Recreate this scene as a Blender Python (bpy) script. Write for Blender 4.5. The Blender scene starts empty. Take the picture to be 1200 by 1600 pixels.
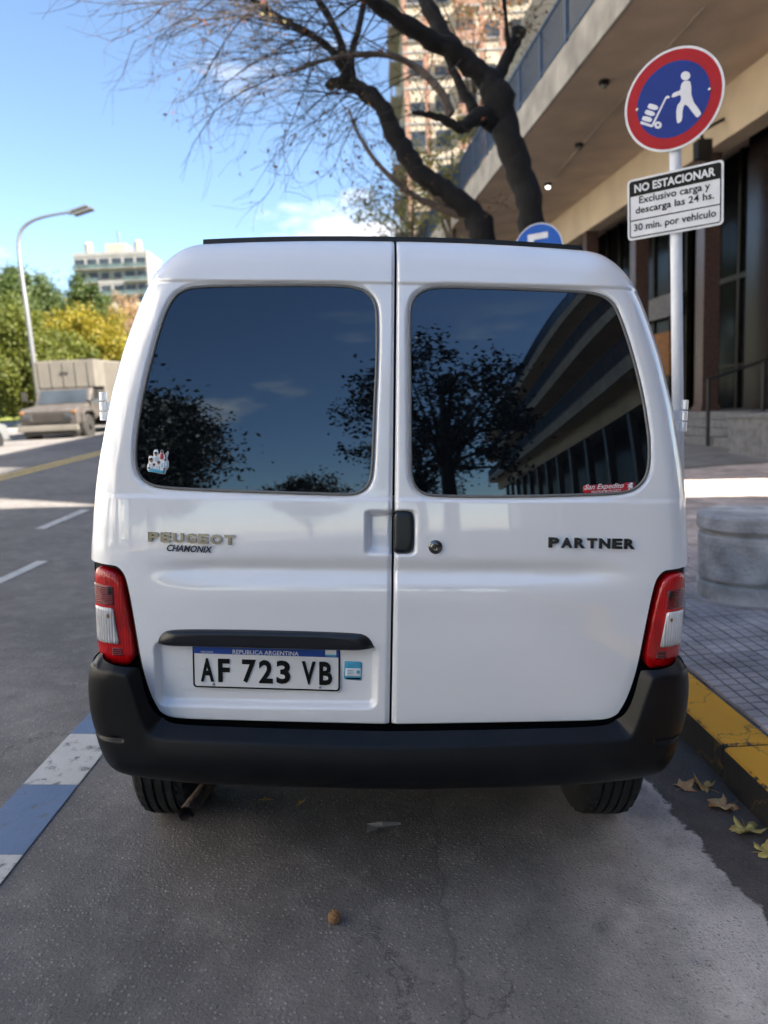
import bpy, bmesh, math, random
import numpy as np
from math import sin, cos, radians, pi, sqrt, atan2
from mathutils import Vector, Matrix
random.seed(7); RNG = np.random.default_rng(7)

# ------------------------------------------------------------------ camera, sky, sun, exposure
S = bpy.context.scene
CO = bpy.context.collection
F_PX = 1130.0                       # focal length in pixels of the 1200 x 1600 photograph
CAM = np.array([0.0141, -1.8841, 1.3614]); PITCH, ROLL, YAW = .1373, .0459, -.0118
def cam_axes():
    fw = np.array([0, cos(PITCH), -sin(PITCH)]); up = np.array([0, sin(PITCH), cos(PITCH)]); rt = np.array([1., 0, 0])
    c, s = cos(ROLL), sin(ROLL)
    rt, up = rt*c - up*s, up*c + rt*s
    cy, sy = cos(YAW), sin(YAW); M = np.array([[cy, -sy, 0], [sy, cy, 0], [0, 0, 1]])
    return M@rt, M@up, M@fw
RT, UP, FW = cam_axes()
def ray(x, y): return FW + (x-600)/F_PX*RT + (800-y)/F_PX*UP
def at(x, y, t): return CAM + ray(x, y)*t            # point at axis depth t
cd = bpy.data.cameras.new('camera'); cam = bpy.data.objects.new('camera', cd); CO.objects.link(cam)
cam.matrix_world = Matrix([[RT[i], UP[i], -FW[i], CAM[i]] for i in range(3)] + [[0, 0, 0, 1]])
cd.sensor_fit = 'HORIZONTAL'; cd.sensor_width = 36; cd.lens = F_PX/1200*36
cd.clip_start = .05; cd.clip_end = 4000
cd.dof.use_dof = True; cd.dof.focus_distance = 2.05; cd.dof.aperture_fstop = 3.2
S.camera = cam
SUN_AZ, SUN_EL = radians(113), radians(41)           # azimuth clockwise from +Y
W = bpy.data.worlds.new('World'); S.world = W; W.use_nodes = True
nt = W.node_tree; nt.nodes.clear()
def N(nt, typ, **kw):
    n = nt.nodes.new(typ)
    for k, v in kw.items(): setattr(n, k, v)
    return n
out = N(nt, 'ShaderNodeOutputWorld'); bg = N(nt, 'ShaderNodeBackground'); sky = N(nt, 'ShaderNodeTexSky')
sky.sky_type = 'NISHITA'; sky.sun_disc = False; sky.sun_elevation = SUN_EL; sky.sun_rotation = SUN_AZ
sky.air_density = 1.0; sky.dust_density = .15; sky.ozone_density = 2.6
bg.inputs['Strength'].default_value = .05
tc = N(nt, 'ShaderNodeTexCoord'); mp = N(nt, 'ShaderNodeMapping'); mp.inputs['Scale'].default_value = (1, 1, 2.6)
n1 = N(nt, 'ShaderNodeTexNoise'); n1.inputs['Scale'].default_value = 3.1; n1.inputs['Detail'].default_value = 9; n1.inputs['Roughness'].default_value = .58
mp.inputs['Location'].default_value = (1.35, .72, .4); mp.inputs['Rotation'].default_value = (0, 0, radians(13))
rmp = N(nt, 'ShaderNodeValToRGB'); rmp.color_ramp.elements[0].position = .58; rmp.color_ramp.elements[1].position = .72
mx = N(nt, 'ShaderNodeMixRGB'); mx.inputs['Color2'].default_value = (6.2, 6.1, 6.2, 1)
L = nt.links.new
L(tc.outputs['Generated'], mp.inputs['Vector']); L(mp.outputs['Vector'], n1.inputs['Vector']); L(n1.outputs['Fac'], rmp.inputs['Fac'])
sxw = N(nt, 'ShaderNodeSeparateXYZ'); L(tc.outputs['Generated'], sxw.inputs['Vector'])
lowr = N(nt, 'ShaderNodeMapRange'); lowr.inputs['From Min'].default_value = .56; lowr.inputs['From Max'].default_value = .36; L(sxw.outputs['Z'], lowr.inputs['Value'])   # fair weather clouds keep low in the sky
mlt = N(nt, 'ShaderNodeMath', operation='MULTIPLY'); L(rmp.outputs['Color'], mlt.inputs[0]); L(lowr.outputs['Result'], mlt.inputs[1])
L(mlt.outputs[0], mx.inputs['Fac']); L(sky.outputs['Color'], mx.inputs['Color1']); L(mx.outputs['Color'], bg.inputs['Color'])
L(bg.outputs['Background'], out.inputs['Surface'])
sl = bpy.data.lights.new('sun', 'SUN'); sl.energy = 5.0; sl.angle = radians(.53); sl.color = (1, .93, .83)
so = bpy.data.objects.new('sun', sl); CO.objects.link(so)
sd = Vector((sin(SUN_AZ)*cos(SUN_EL), cos(SUN_AZ)*cos(SUN_EL), sin(SUN_EL)))
so.rotation_euler = sd.to_track_quat('Z', 'Y').to_euler(); so.location = (0, 0, 60)
S.view_settings.view_transform = 'Standard'; S.view_settings.look = 'None'; S.view_settings.gamma = 1
S.view_settings.exposure = 2.57
S.render.resolution_x = 768; S.render.resolution_y = 1024

# ------------------------------------------------------------------ materials
def mat(name, col, rough=.6, metal=0, var=.0, vscale=8., bump=0., bscale=60., coat=0., ior=1.5, col2=None, spec=None, emit=None, detail=4):
    m = bpy.data.materials.new(name); m.use_nodes = True
    t = m.node_tree; b = t.nodes['Principled BSDF']; l = t.links.new
    b.inputs['Base Color'].default_value = (*col, 1); b.inputs['Roughness'].default_value = rough; b.inputs['Metallic'].default_value = metal
    b.inputs['IOR'].default_value = ior
    if coat: b.inputs['Coat Weight'].default_value = coat; b.inputs['Coat Roughness'].default_value = .03
    if spec is not None: b.inputs['Specular IOR Level'].default_value = spec
    if emit: b.inputs['Emission Color'].default_value = (*emit[0], 1); b.inputs['Emission Strength'].default_value = emit[1]
    g = N(t, 'ShaderNodeNewGeometry')
    if var or col2:
        n = N(t, 'ShaderNodeTexNoise'); n.inputs['Scale'].default_value = vscale; n.inputs['Detail'].default_value = detail
        r = N(t, 'ShaderNodeValToRGB'); r.color_ramp.elements[0].position = .32; r.color_ramp.elements[1].position = .68
        c2 = col2 or tuple(min(1, c*(1+var)) for c in col); c1 = col if col2 else tuple(c*(1-var) for c in col)
        r.color_ramp.elements[0].color = (*c1, 1); r.color_ramp.elements[1].color = (*c2, 1)
        l(g.outputs['Position'], n.inputs['Vector']); l(n.outputs['Fac'], r.inputs['Fac']); l(r.outputs['Color'], b.inputs['Base Color'])
    if bump:
        n = N(t, 'ShaderNodeTexNoise'); n.inputs['Scale'].default_value = bscale; n.inputs['Detail'].default_value = 3
        bp = N(t, 'ShaderNodeBump'); bp.inputs['Strength'].default_value = bump; bp.inputs['Distance'].default_value = .02
        l(g.outputs['Position'], n.inputs['Vector']); l(n.outputs['Fac'], bp.inputs['Height']); l(bp.outputs['Normal'], b.inputs['Normal'])
    return m
def leaf_mat(name, cols, rough=.6, trans=.4):
    m = bpy.data.materials.new(name); m.use_nodes = True; t = m.node_tree; b = t.nodes['Principled BSDF']; l = t.links.new
    g = N(t, 'ShaderNodeNewGeometry'); r = N(t, 'ShaderNodeValToRGB'); r.color_ramp.interpolation = 'LINEAR'
    while len(r.color_ramp.elements) < len(cols): r.color_ramp.elements.new(.5)
    for i, c in enumerate(cols):
        r.color_ramp.elements[i].position = i/max(1, len(cols)-1); r.color_ramp.elements[i].color = (*c, 1)
    l(g.outputs['Random Per Island'], r.inputs['Fac']); l(r.outputs['Color'], b.inputs['Base Color']); b.inputs['Roughness'].default_value = rough
    tr = N(t, 'ShaderNodeBsdfTranslucent'); l(r.outputs['Color'], tr.inputs['Color'])
    ms = N(t, 'ShaderNodeMixShader'); ms.inputs['Fac'].default_value = trans
    l(b.outputs['BSDF'], ms.inputs[1]); l(tr.outputs['BSDF'], ms.inputs[2]); l(ms.outputs['Shader'], t.nodes['Material Output'].inputs['Surface'])
    return m
def asphalt():
    m = bpy.data.materials.new('asphalt'); m.use_nodes = True; t = m.node_tree; b = t.nodes['Principled BSDF']; l = t.links.new
    g = N(t, 'ShaderNodeNewGeometry'); sx = N(t, 'ShaderNodeSeparateXYZ'); l(g.outputs['Position'], sx.inputs['Vector'])
    def noise(s, d=4, r=.6):
        n = N(t, 'ShaderNodeTexNoise'); n.inputs['Scale'].default_value = s; n.inputs['Detail'].default_value = d; n.inputs['Roughness'].default_value = r
        l(g.outputs['Position'], n.inputs['Vector']); return n.outputs['Fac']
    def M(op, a, bb=None, c=None):
        n = N(t, 'ShaderNodeMath', operation=op)
        for i, v in enumerate((a, bb, c)):
            if v is None: continue
            if isinstance(v, (int, float)): n.inputs[i].default_value = v
            else: l(v, n.inputs[i])
        return n.outputs[0]
    def ramp(f, a, bb, ca=(0, 0, 0), cb=(1, 1, 1)):
        r = N(t, 'ShaderNodeValToRGB'); r.color_ramp.elements[0].position = a; r.color_ramp.elements[1].position = bb
        r.color_ramp.elements[0].color = (*ca, 1); r.color_ramp.elements[1].color = (*cb, 1); l(f, r.inputs['Fac']); return r.outputs['Color']
    def mix(f, a, bb, mode='MIX'):
        n = N(t, 'ShaderNodeMixRGB', blend_type=mode)
        for k, v in (('Fac', f), ('Color1', a), ('Color2', bb)):
            if isinstance(v, (int, float)): n.inputs[k].default_value = v
            elif isinstance(v, tuple): n.inputs[k].default_value = (*v, 1)
            else: l(v, n.inputs[k])
        return n.outputs['Color']
    base = ramp(noise(1.3, 5), .3, .7, (.112, .103, .098), (.165, .152, .143))
    base = mix(ramp(noise(9, 6), .5, .75), base, (.18, .167, .157))
    # lighter worn patch right of the old seam, dusty strip, dark dirt in the gutter
    wx = M('ADD', sx.outputs['X'], M('MULTIPLY', M('SUBTRACT', noise(5, 6), .5), .16))
    seam = ramp(M('ADD', M('MULTIPLY', wx, 1.), -.14), .0, .03)
    base = mix(M('MULTIPLY', seam, .55), base, (.19, .176, .164))
    du = M('MULTIPLY', ramp(M('SUBTRACT', wx, .42), .0, .42), ramp(noise(3.2, 5), .22, .55))
    base = mix(M('MULTIPLY', du, .95), base, (.60, .54, .49))
    wy = M('ADD', sx.outputs['X'], M('ADD', M('MULTIPLY', M('SUBTRACT', noise(4, 8, .7), .5), .22), M('MULTIPLY', sx.outputs['Y'], .05)))
    gut = ramp(M('SUBTRACT', wy, 1.02), .0, .012)
    gc = ramp(noise(14, 6), .3, .75, (.085, .070, .062), (.13, .108, .095))
    base = mix(gut, base, gc)
    v = N(t, 'ShaderNodeTexVoronoi'); v.inputs['Scale'].default_value = 78; l(g.outputs['Position'], v.inputs['Vector'])
    stone = M('MULTIPLY', ramp(v.outputs['Distance'], .16, .40, (1, 1, 1), (0, 0, 0)), ramp(v.outputs['Color'], .42, .95))
    base = mix(M('MULTIPLY', stone, M('SUBTRACT', .8, M('MULTIPLY', gut, .6))), base, (.36, .34, .32))
    base = mix(.75, base, ramp(noise(240, 3, .8), .30, .70, (.62, .62, .62), (1.25, 1.25, 1.25)), 'MULTIPLY')
    pits = ramp(noise(95, 5, .75), .33, .43)
    base = mix(M('MULTIPLY', M('SUBTRACT', 1, pits), .75), base, (.03, .029, .028))
    big = ramp(noise(.55, 5, .6), .30, .70, (.72, .72, .72), (1.22, 1.2, 1.18)); base = mix(.9, base, big, 'MULTIPLY')
    med = ramp(noise(4.5, 7, .65), .30, .70, (.80, .80, .80), (1.18, 1.17, 1.16)); base = mix(.9, base, med, 'MULTIPLY')
    wv = N(t, 'ShaderNodeTexVoronoi', feature='DISTANCE_TO_EDGE'); wv.inputs['Scale'].default_value = .85
    nz = N(t, 'ShaderNodeTexNoise'); nz.inputs['Scale'].default_value = 3.0; nz.inputs['Detail'].default_value = 8; nz.inputs['Roughness'].default_value = .7; l(g.outputs['Position'], nz.inputs['Vector'])
    wp = N(t, 'ShaderNodeMixRGB', blend_type='ADD'); wp.inputs['Fac'].default_value = .55; l(g.outputs['Position'], wp.inputs['Color1']); l(nz.outputs['Color'], wp.inputs['Color2']); l(wp.outputs['Color'], wv.inputs['Vector'])
    crack = M('MULTIPLY', ramp(wv.outputs['Distance'], .0, .007, (1, 1, 1), (0, 0, 0)), ramp(noise(.9, 3), .50, .62)); base = mix(M('MULTIPLY', crack, .75), base, (.028, .026, .025))
    edge_ = ramp(M('ABSOLUTE', M('SUBTRACT', wx, .155)), .0, .012, (1, 1, 1), (0, 0, 0)); base = mix(M('MULTIPLY', edge_, .45), base, (.045, .042, .04))
    # leftover oil and tar spots
    base = mix(M('MULTIPLY', ramp(noise(2.4, 3), .66, .74), .45), base, (.035, .034, .034))
    l(base, b.inputs['Base Color']); b.inputs['Roughness'].default_value = .82
    h = M('ADD', M('MULTIPLY', noise(110, 4, .7), .6), M('MULTIPLY', stone, .35)); h = M('ADD', h, M('MULTIPLY', noise(11, 3), .5))
    bp = N(t, 'ShaderNodeBump'); bp.inputs['Strength'].default_value = .75; bp.inputs['Distance'].default_value = .012; l(h, bp.inputs['Height']); l(bp.outputs['Normal'], b.inputs['Normal'])
    return m
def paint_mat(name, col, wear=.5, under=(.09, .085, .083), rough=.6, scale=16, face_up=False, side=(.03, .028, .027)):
    m = bpy.data.materials.new(name); m.use_nodes = True; t = m.node_tree; b = t.nodes['Principled BSDF']; l = t.links.new
    g = N(t, 'ShaderNodeNewGeometry')
    n = N(t, 'ShaderNodeTexNoise'); n.inputs['Scale'].default_value = scale; n.inputs['Detail'].default_value = 9; n.inputs['Roughness'].default_value = .72
    l(g.outputs['Position'], n.inputs['Vector'])
    r = N(t, 'ShaderNodeValToRGB'); r.color_ramp.elements[0].position = wear-.06; r.color_ramp.elements[1].position = wear+.06; l(n.outputs['Fac'], r.inputs['Fac'])
    n2 = N(t, 'ShaderNodeTexNoise'); n2.inputs['Scale'].default_value = 3; n2.inputs['Detail'].default_value = 6; l(g.outputs['Position'], n2.inputs['Vector'])
    r2 = N(t, 'ShaderNodeValToRGB'); r2.color_ramp.elements[0].position = .3; r2.color_ramp.elements[1].position = .7
    r2.color_ramp.elements[0].color = (*[c*.82 for c in col], 1); r2.color_ramp.elements[1].color = (*col, 1); l(n2.outputs['Fac'], r2.inputs['Fac'])
    mx = N(t, 'ShaderNodeMixRGB'); mx.inputs['Color1'].default_value = (*under, 1); l(r2.outputs['Color'], mx.inputs['Color2']); l(r.outputs['Color'], mx.inputs['Fac'])
    colr = mx.outputs['Color']
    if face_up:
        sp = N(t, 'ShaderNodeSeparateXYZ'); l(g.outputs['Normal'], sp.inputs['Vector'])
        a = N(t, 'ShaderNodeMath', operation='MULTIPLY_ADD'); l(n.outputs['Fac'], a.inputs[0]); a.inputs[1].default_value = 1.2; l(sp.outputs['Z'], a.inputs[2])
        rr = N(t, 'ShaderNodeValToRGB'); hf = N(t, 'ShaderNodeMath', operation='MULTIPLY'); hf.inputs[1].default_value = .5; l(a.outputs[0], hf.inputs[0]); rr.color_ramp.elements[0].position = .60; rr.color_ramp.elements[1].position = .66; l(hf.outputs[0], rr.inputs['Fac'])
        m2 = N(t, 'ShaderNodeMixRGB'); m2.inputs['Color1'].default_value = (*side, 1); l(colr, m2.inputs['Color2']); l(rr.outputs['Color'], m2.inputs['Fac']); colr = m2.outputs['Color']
        vo = N(t, 'ShaderNodeTexVoronoi', feature='DISTANCE_TO_EDGE'); vo.inputs['Scale'].default_value = 2.3
        wn = N(t, 'ShaderNodeTexNoise'); wn.inputs['Scale'].default_value = 6; wn.inputs['Detail'].default_value = 5; l(g.outputs['Position'], wn.inputs['Vector'])
        ad = N(t, 'ShaderNodeMixRGB', blend_type='ADD'); ad.inputs['Fac'].default_value = .35; l(g.outputs['Position'], ad.inputs['Color1']); l(wn.outputs['Color'], ad.inputs['Color2']); l(ad.outputs['Color'], vo.inputs['Vector'])
        rc = N(t, 'ShaderNodeValToRGB'); rc.color_ramp.elements[0].position = .0; rc.color_ramp.elements[1].position = .010; l(vo.outputs['Distance'], rc.inputs['Fac'])
        m3 = N(t, 'ShaderNodeMixRGB'); m3.inputs['Color1'].default_value = (.22, .13, .03, 1); l(colr, m3.inputs['Color2']); l(rc.outputs['Color'], m3.inputs['Fac']); colr = m3.outputs['Color']
    l(colr, b.inputs['Base Color']); b.inputs['Roughness'].default_value = rough
    bp = N(t, 'ShaderNodeBump'); bp.inputs['Strength'].default_value = .5; bp.inputs['Distance'].default_value = .01; l(n.outputs['Fac'], bp.inputs['Height']); l(bp.outputs['Normal'], b.inputs['Normal'])
    return m
def wave_mat(name, col, rough, scale, axis, strength, dist, coat=0, metal=0, var=0, spec=None):
    m = mat(name, col, rough, metal, var=var, coat=coat, spec=spec); t = m.node_tree; b = t.nodes['Principled BSDF']; l = t.links.new
    tcn = N(t, 'ShaderNodeTexCoord'); w = N(t, 'ShaderNodeTexWave'); w.bands_direction = axis; w.inputs['Scale'].default_value = scale; w.inputs['Distortion'].default_value = 0
    l(tcn.outputs['Object'], w.inputs['Vector']); bp = N(t, 'ShaderNodeBump'); bp.inputs['Strength'].default_value = strength; bp.inputs['Distance'].default_value = dist
    l(w.outputs['Fac'], bp.inputs['Height']); l(bp.outputs['Normal'], b.inputs['Normal']); return m

M_ = {}
M_['asphalt'] = asphalt()
M_['white_paint'] = paint_mat('road_paint_white', (.50, .48, .44), .41)
M_['blue_paint'] = paint_mat('road_paint_blue', (.10, .15, .255), .38, rough=.5)
M_['yellow_paint'] = paint_mat('road_paint_yellow', (.62, .42, .08), .42)
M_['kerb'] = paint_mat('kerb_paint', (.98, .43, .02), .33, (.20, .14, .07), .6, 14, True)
M_['tile'] = mat('pavement_tile', (.54, .45, .41), .75, var=.28, vscale=4, bump=.25, bscale=90)
_t = M_['tile'].node_tree; _oi = N(_t, 'ShaderNodeObjectInfo'); _mr = N(_t, 'ShaderNodeMapRange'); _mr.inputs['To Min'].default_value = .78; _mr.inputs['To Max'].default_value = 1.12; _t.links.new(_oi.outputs['Random'], _mr.inputs['Value'])
_mm = N(_t, 'ShaderNodeMixRGB', blend_type='MULTIPLY'); _mm.inputs['Fac'].default_value = 1; _src = _t.nodes['Principled BSDF'].inputs['Base Color'].links[0].from_socket
_t.links.new(_src, _mm.inputs['Color1']); _t.links.new(_mr.outputs['Result'], _mm.inputs['Color2']); _t.links.new(_mm.outputs['Color'], _t.nodes['Principled BSDF'].inputs['Base Color'])
M_['joint'] = mat('pavement_joint', (.11, .10, .098), .9, var=.3, vscale=10, bump=.3)
M_['slab'] = mat('pavement_slab', (.24, .225, .21), .75, var=.22, vscale=2.5, bump=.2)
M_['carpaint'] = mat('white_car_paint', (.83, .845, .87), .30, coat=1.0, var=.015, vscale=3)
M_['carpaint'].node_tree.nodes['Principled BSDF'].inputs['Coat IOR'].default_value = 1.8
M_['glass'] = mat('tinted_glass', (.004, .005, .006), .012, ior=1.85, var=.1)
M_['glass'].node_tree.nodes['Principled BSDF'].inputs['Specular Tint'].default_value = (.66, .84, 1, 1)
M_['rubber'] = mat('grey_rubber_seal', (.16, .16, .155), .6, var=.1)
M_['black'] = mat('black_gap', (.006, .006, .007), .7, var=.1)
M_['blackstrip'] = mat('black_rubber', (.008, .009, .012), .42, var=.15)
M_['bumper'] = mat('grained_black_plastic', (.0045, .005, .0065), .38, var=.25, vscale=14, bump=.10, bscale=900, spec=.28)
M_['gloss_black'] = mat('satin_black_plastic', (.010, .012, .016), .30, var=.2, vscale=20)
M_['chrome'] = mat('chrome', (.20, .197, .193), .14, 1.0, var=.1, vscale=40)
M_['darktext'] = mat('dark_print', (.012, .014, .03), .4, var=.1)
M_['whiteprint'] = mat('white_print', (.75, .76, .78), .45, var=.04)
M_['plate'] = mat('plate_white', (.72, .72, .72), .35, var=.03)
M_['plateblue'] = mat('plate_blue', (.012, .06, .32), .4, var=.06)
M_['stickerblue'] = mat('sticker_cyan', (.06, .36, .55), .4, var=.1, vscale=90)
M_['stickerred'] = mat('sticker_red', (.42, .012, .025), .4, var=.12, vscale=60)
M_['stickerpale'] = mat('sticker_pale_blue', (.40, .56, .70), .4, col2=(.10, .32, .52), vscale=160)
M_['skin'] = mat('sticker_skin', (.42, .20, .13), .5, var=.15, vscale=80)
M_['red'] = wave_mat('red_lens', (.46, .003, .006), .2, 42, 'X', .25, .003, coat=.6, var=.3)
M_['darkred'] = wave_mat('dark_red_lens', (.17, .002, .006), .16, 60, 'Z', .6, .004, coat=1, var=.4)
M_['clear'] = wave_mat('clear_lens', (.72, .73, .75), .15, 40, 'X', .5, .005, coat=1, metal=.0, var=.35)
M_['tyre'] = mat('tyre_rubber', (.007, .007, .0075), .75, var=.3, vscale=20, bump=.2, bscale=120)
M_['rust'] = mat('rusty_pipe', (.10, .074, .062), .7, .3, col2=(.17, .125, .10), vscale=30, bump=.4, bscale=90)
M_['under'] = mat('underbody', (.012, .012, .012), .9, var=.3)
M_['steel'] = mat('steel', (.35, .36, .37), .35, .9, var=.1)
M_['pole'] = mat('white_pole_paint', (.66, .67, .69), .42, var=.06, vscale=12, bump=.04)
M_['signred'] = mat('sign_red', (.30, .004, .012), .5, var=.06, vscale=10, spec=.18)
M_['signblue'] = mat('sign_blue', (.003, .024, .19), .5, var=.07, vscale=10, spec=.18)
M_['signblue2'] = mat('sign_bright_blue', (.004, .08, .38), .5, var=.07, vscale=10, spec=.2)
M_['signwhite'] = mat('sign_white', (.56, .58, .62), .5, var=.06, vscale=14)
M_['signblack'] = mat('sign_black', (.006, .007, .007), .6, var=.1, spec=.15)
M_['concrete'] = mat('bollard_concrete', (.58, .53, .48), .85, var=.30, vscale=7, bump=.5, bscale=45, detail=9)
M_['soffit'] = mat('painted_concrete_soffit', (.58, .45, .34), .85, var=.13, vscale=1.2, bump=.15, bscale=20)
M_['fascia'] = mat('weathered_fascia', (.36, .32, .27), .85, var=.28, vscale=1.6, bump=.25, bscale=18, detail=8)
M_['beam'] = mat('cream_beam', (.62, .49, .35), .8, var=.1, vscale=1)
M_['granite'] = mat('red_brown_granite', (.085, .052, .044), .25, var=.35, vscale=26, detail=8)
M_['darkgranite'] = mat('dark_granite', (.018, .012, .011), .22, var=.35, vscale=24, detail=8)
M_['shopglass'] = mat('shop_glass', (.004, .0045, .005), .12, ior=1.4, var=.2, spec=.18)
M_['brass'] = mat('bronze_frame', (.05, .04, .03), .35, .8, var=.2)
M_['blackmetal'] = mat('black_metal', (.012, .012, .013), .4, .3, var=.2)
M_['railing'] = mat('blue_grey_railing', (.055, .075, .11), .45, .2, var=.2)
M_['stonestep'] = mat('grey_stone', (.14, .135, .135), .7, var=.25, vscale=9, bump=.2)
M_['wallcream'] = mat('cream_render', (.34, .285, .21), .85, var=.12, vscale=.6)
M_['wallpink'] = mat('brick_red_render', (.24, .13, .09), .85, var=.16, vscale=.8)
M_['wallwhite'] = mat('pale_render', (.22, .215, .205), .85, var=.1, vscale=.5)
M_['whitewall'] = mat('white_stucco', (.66, .63, .58), .85, var=.06, vscale=.5)
M_['window'] = mat('far_window', (.025, .032, .04), .3, var=.4, vscale=.8)
M_['green'] = mat('green_awning', (.055, .085, .085), .7, var=.3, vscale=.5)
M_['bark'] = mat('dark_bark', (.0055, .0045, .0042), .95, var=.4, vscale=9, bump=.9, bscale=18, detail=7)  # near-black bark tone with noise and bump
M_['barkpale'] = mat('pale_bark', (.10, .075, .058), .9, var=.35, vscale=6, bump=.6, bscale=14)
M_['twig'] = mat('twig_bark', (.040, .030, .025), .9, var=.3, vscale=6)
M_['leafdry'] = leaf_mat('dry_leaves', [(.17, .035, .015), (.24, .085, .022), (.17, .11, .03), (.12, .11, .03), (.20, .055, .03)])
M_['leafyg'] = leaf_mat('olive_leaves', [(.12, .13, .03), (.26, .24, .05), (.33, .26, .08), (.16, .18, .05)])
M_['leafgreen'] = leaf_mat('green_leaves', [(.030, .055, .012), (.055, .085, .018), (.09, .12, .025)])
M_['leafdark'] = leaf_mat('silhouette_leaves', [(.0035, .006, .002), (.006, .010, .003), (.009, .013, .004)], trans=.1)  # silhouette darkness of the mirrored crowns put into the leaf colour
M_['leafyellow'] = leaf_mat('yellow_leaves', [(.22, .17, .008), (.26, .19, .008), (.19, .17, .01), (.14, .15, .012)])
M_['leaflime'] = leaf_mat('lime_leaves', [(.06, .08, .009), (.09, .11, .010), (.13, .14, .012), (.07, .09, .010)])
M_['leaftan'] = leaf_mat('tan_leaves', [(.25, .15, .09), (.33, .22, .12), (.40, .25, .10)])
M_['fallen'] = mat('fallen_leaf', (.52, .33, .09), .6, col2=(.34, .17, .05), vscale=45, bump=.3)
M_['fallenred'] = mat('fallen_leaf_red', (.50, .20, .09), .6, col2=(.58, .42, .17), vscale=30, bump=.3)
M_['fallenyellow'] = mat('fallen_leaf_yellow', (.56, .45, .13), .6, col2=(.34, .23, .06), vscale=50, bump=.3)
M_['seed'] = mat('seed_ball', (.22, .12, .05), .9, var=.4, vscale=200)
M_['grass'] = mat('park_grass', (.10, .13, .016), .9, col2=(.17, .17, .024), vscale=1.5, bump=.5)
M_['ground'] = mat('bare_ground', (.14, .13, .11), .9, var=.2, vscale=.3)
M_['truckbody'] = mat('truck_cargo_box', (.13, .118, .10), .6, var=.1, vscale=2)
M_['truckcab'] = mat('truck_cab_paint', (.062, .054, .048), .5, var=.25, vscale=3)
M_['truckdark'] = mat('truck_dark', (.02, .018, .016), .6, var=.3)
M_['trucktyre'] = mat('truck_tyre', (.02, .018, .016), .85, var=.2)
M_['silver'] = mat('silver_car_paint', (.20, .21, .22), .3, .3, coat=1, var=.03)
M_['lampmetal'] = mat('lamp_post_grey', (.12, .125, .13), .5, .3, var=.1)
M_['yellowpost'] = mat('yellow_painted_post', (.20, .14, .025), .6, var=.15)
M_['orange'] = mat('orange_print', (.22, .09, .02), .6, var=.2)

# ------------------------------------------------------------------ mesh helpers
def mesh_obj(name, v, f, m, parent=None, smooth=False, edges=()):
    me = bpy.data.meshes.new(name); me.from_pydata([tuple(map(float, p)) for p in v], list(edges), [tuple(map(int, q)) for q in f])
    if smooth: me.polygons.foreach_set('use_smooth', [True]*len(me.polygons))
    me.update(); o = bpy.data.objects.new(name, me); CO.objects.link(o)
    if m is not None: me.materials.append(M_[m] if isinstance(m, str) else m)
    if parent is not None: o.parent = parent
    return o
def tag(o, label=None, cat=None, group=None, kind=None):
    if label: o['label'] = label
    if cat: o['category'] = cat
    if group: o['group'] = group
    if kind: o['kind'] = kind
    return o
def empty(name, loc=(0, 0, 0), label=None, cat=None, group=None):
    o = bpy.data.objects.new(name, None); CO.objects.link(o); o.location = tuple(map(float, loc)); o.empty_display_size = .1
    return tag(o, label, cat, group)
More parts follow.
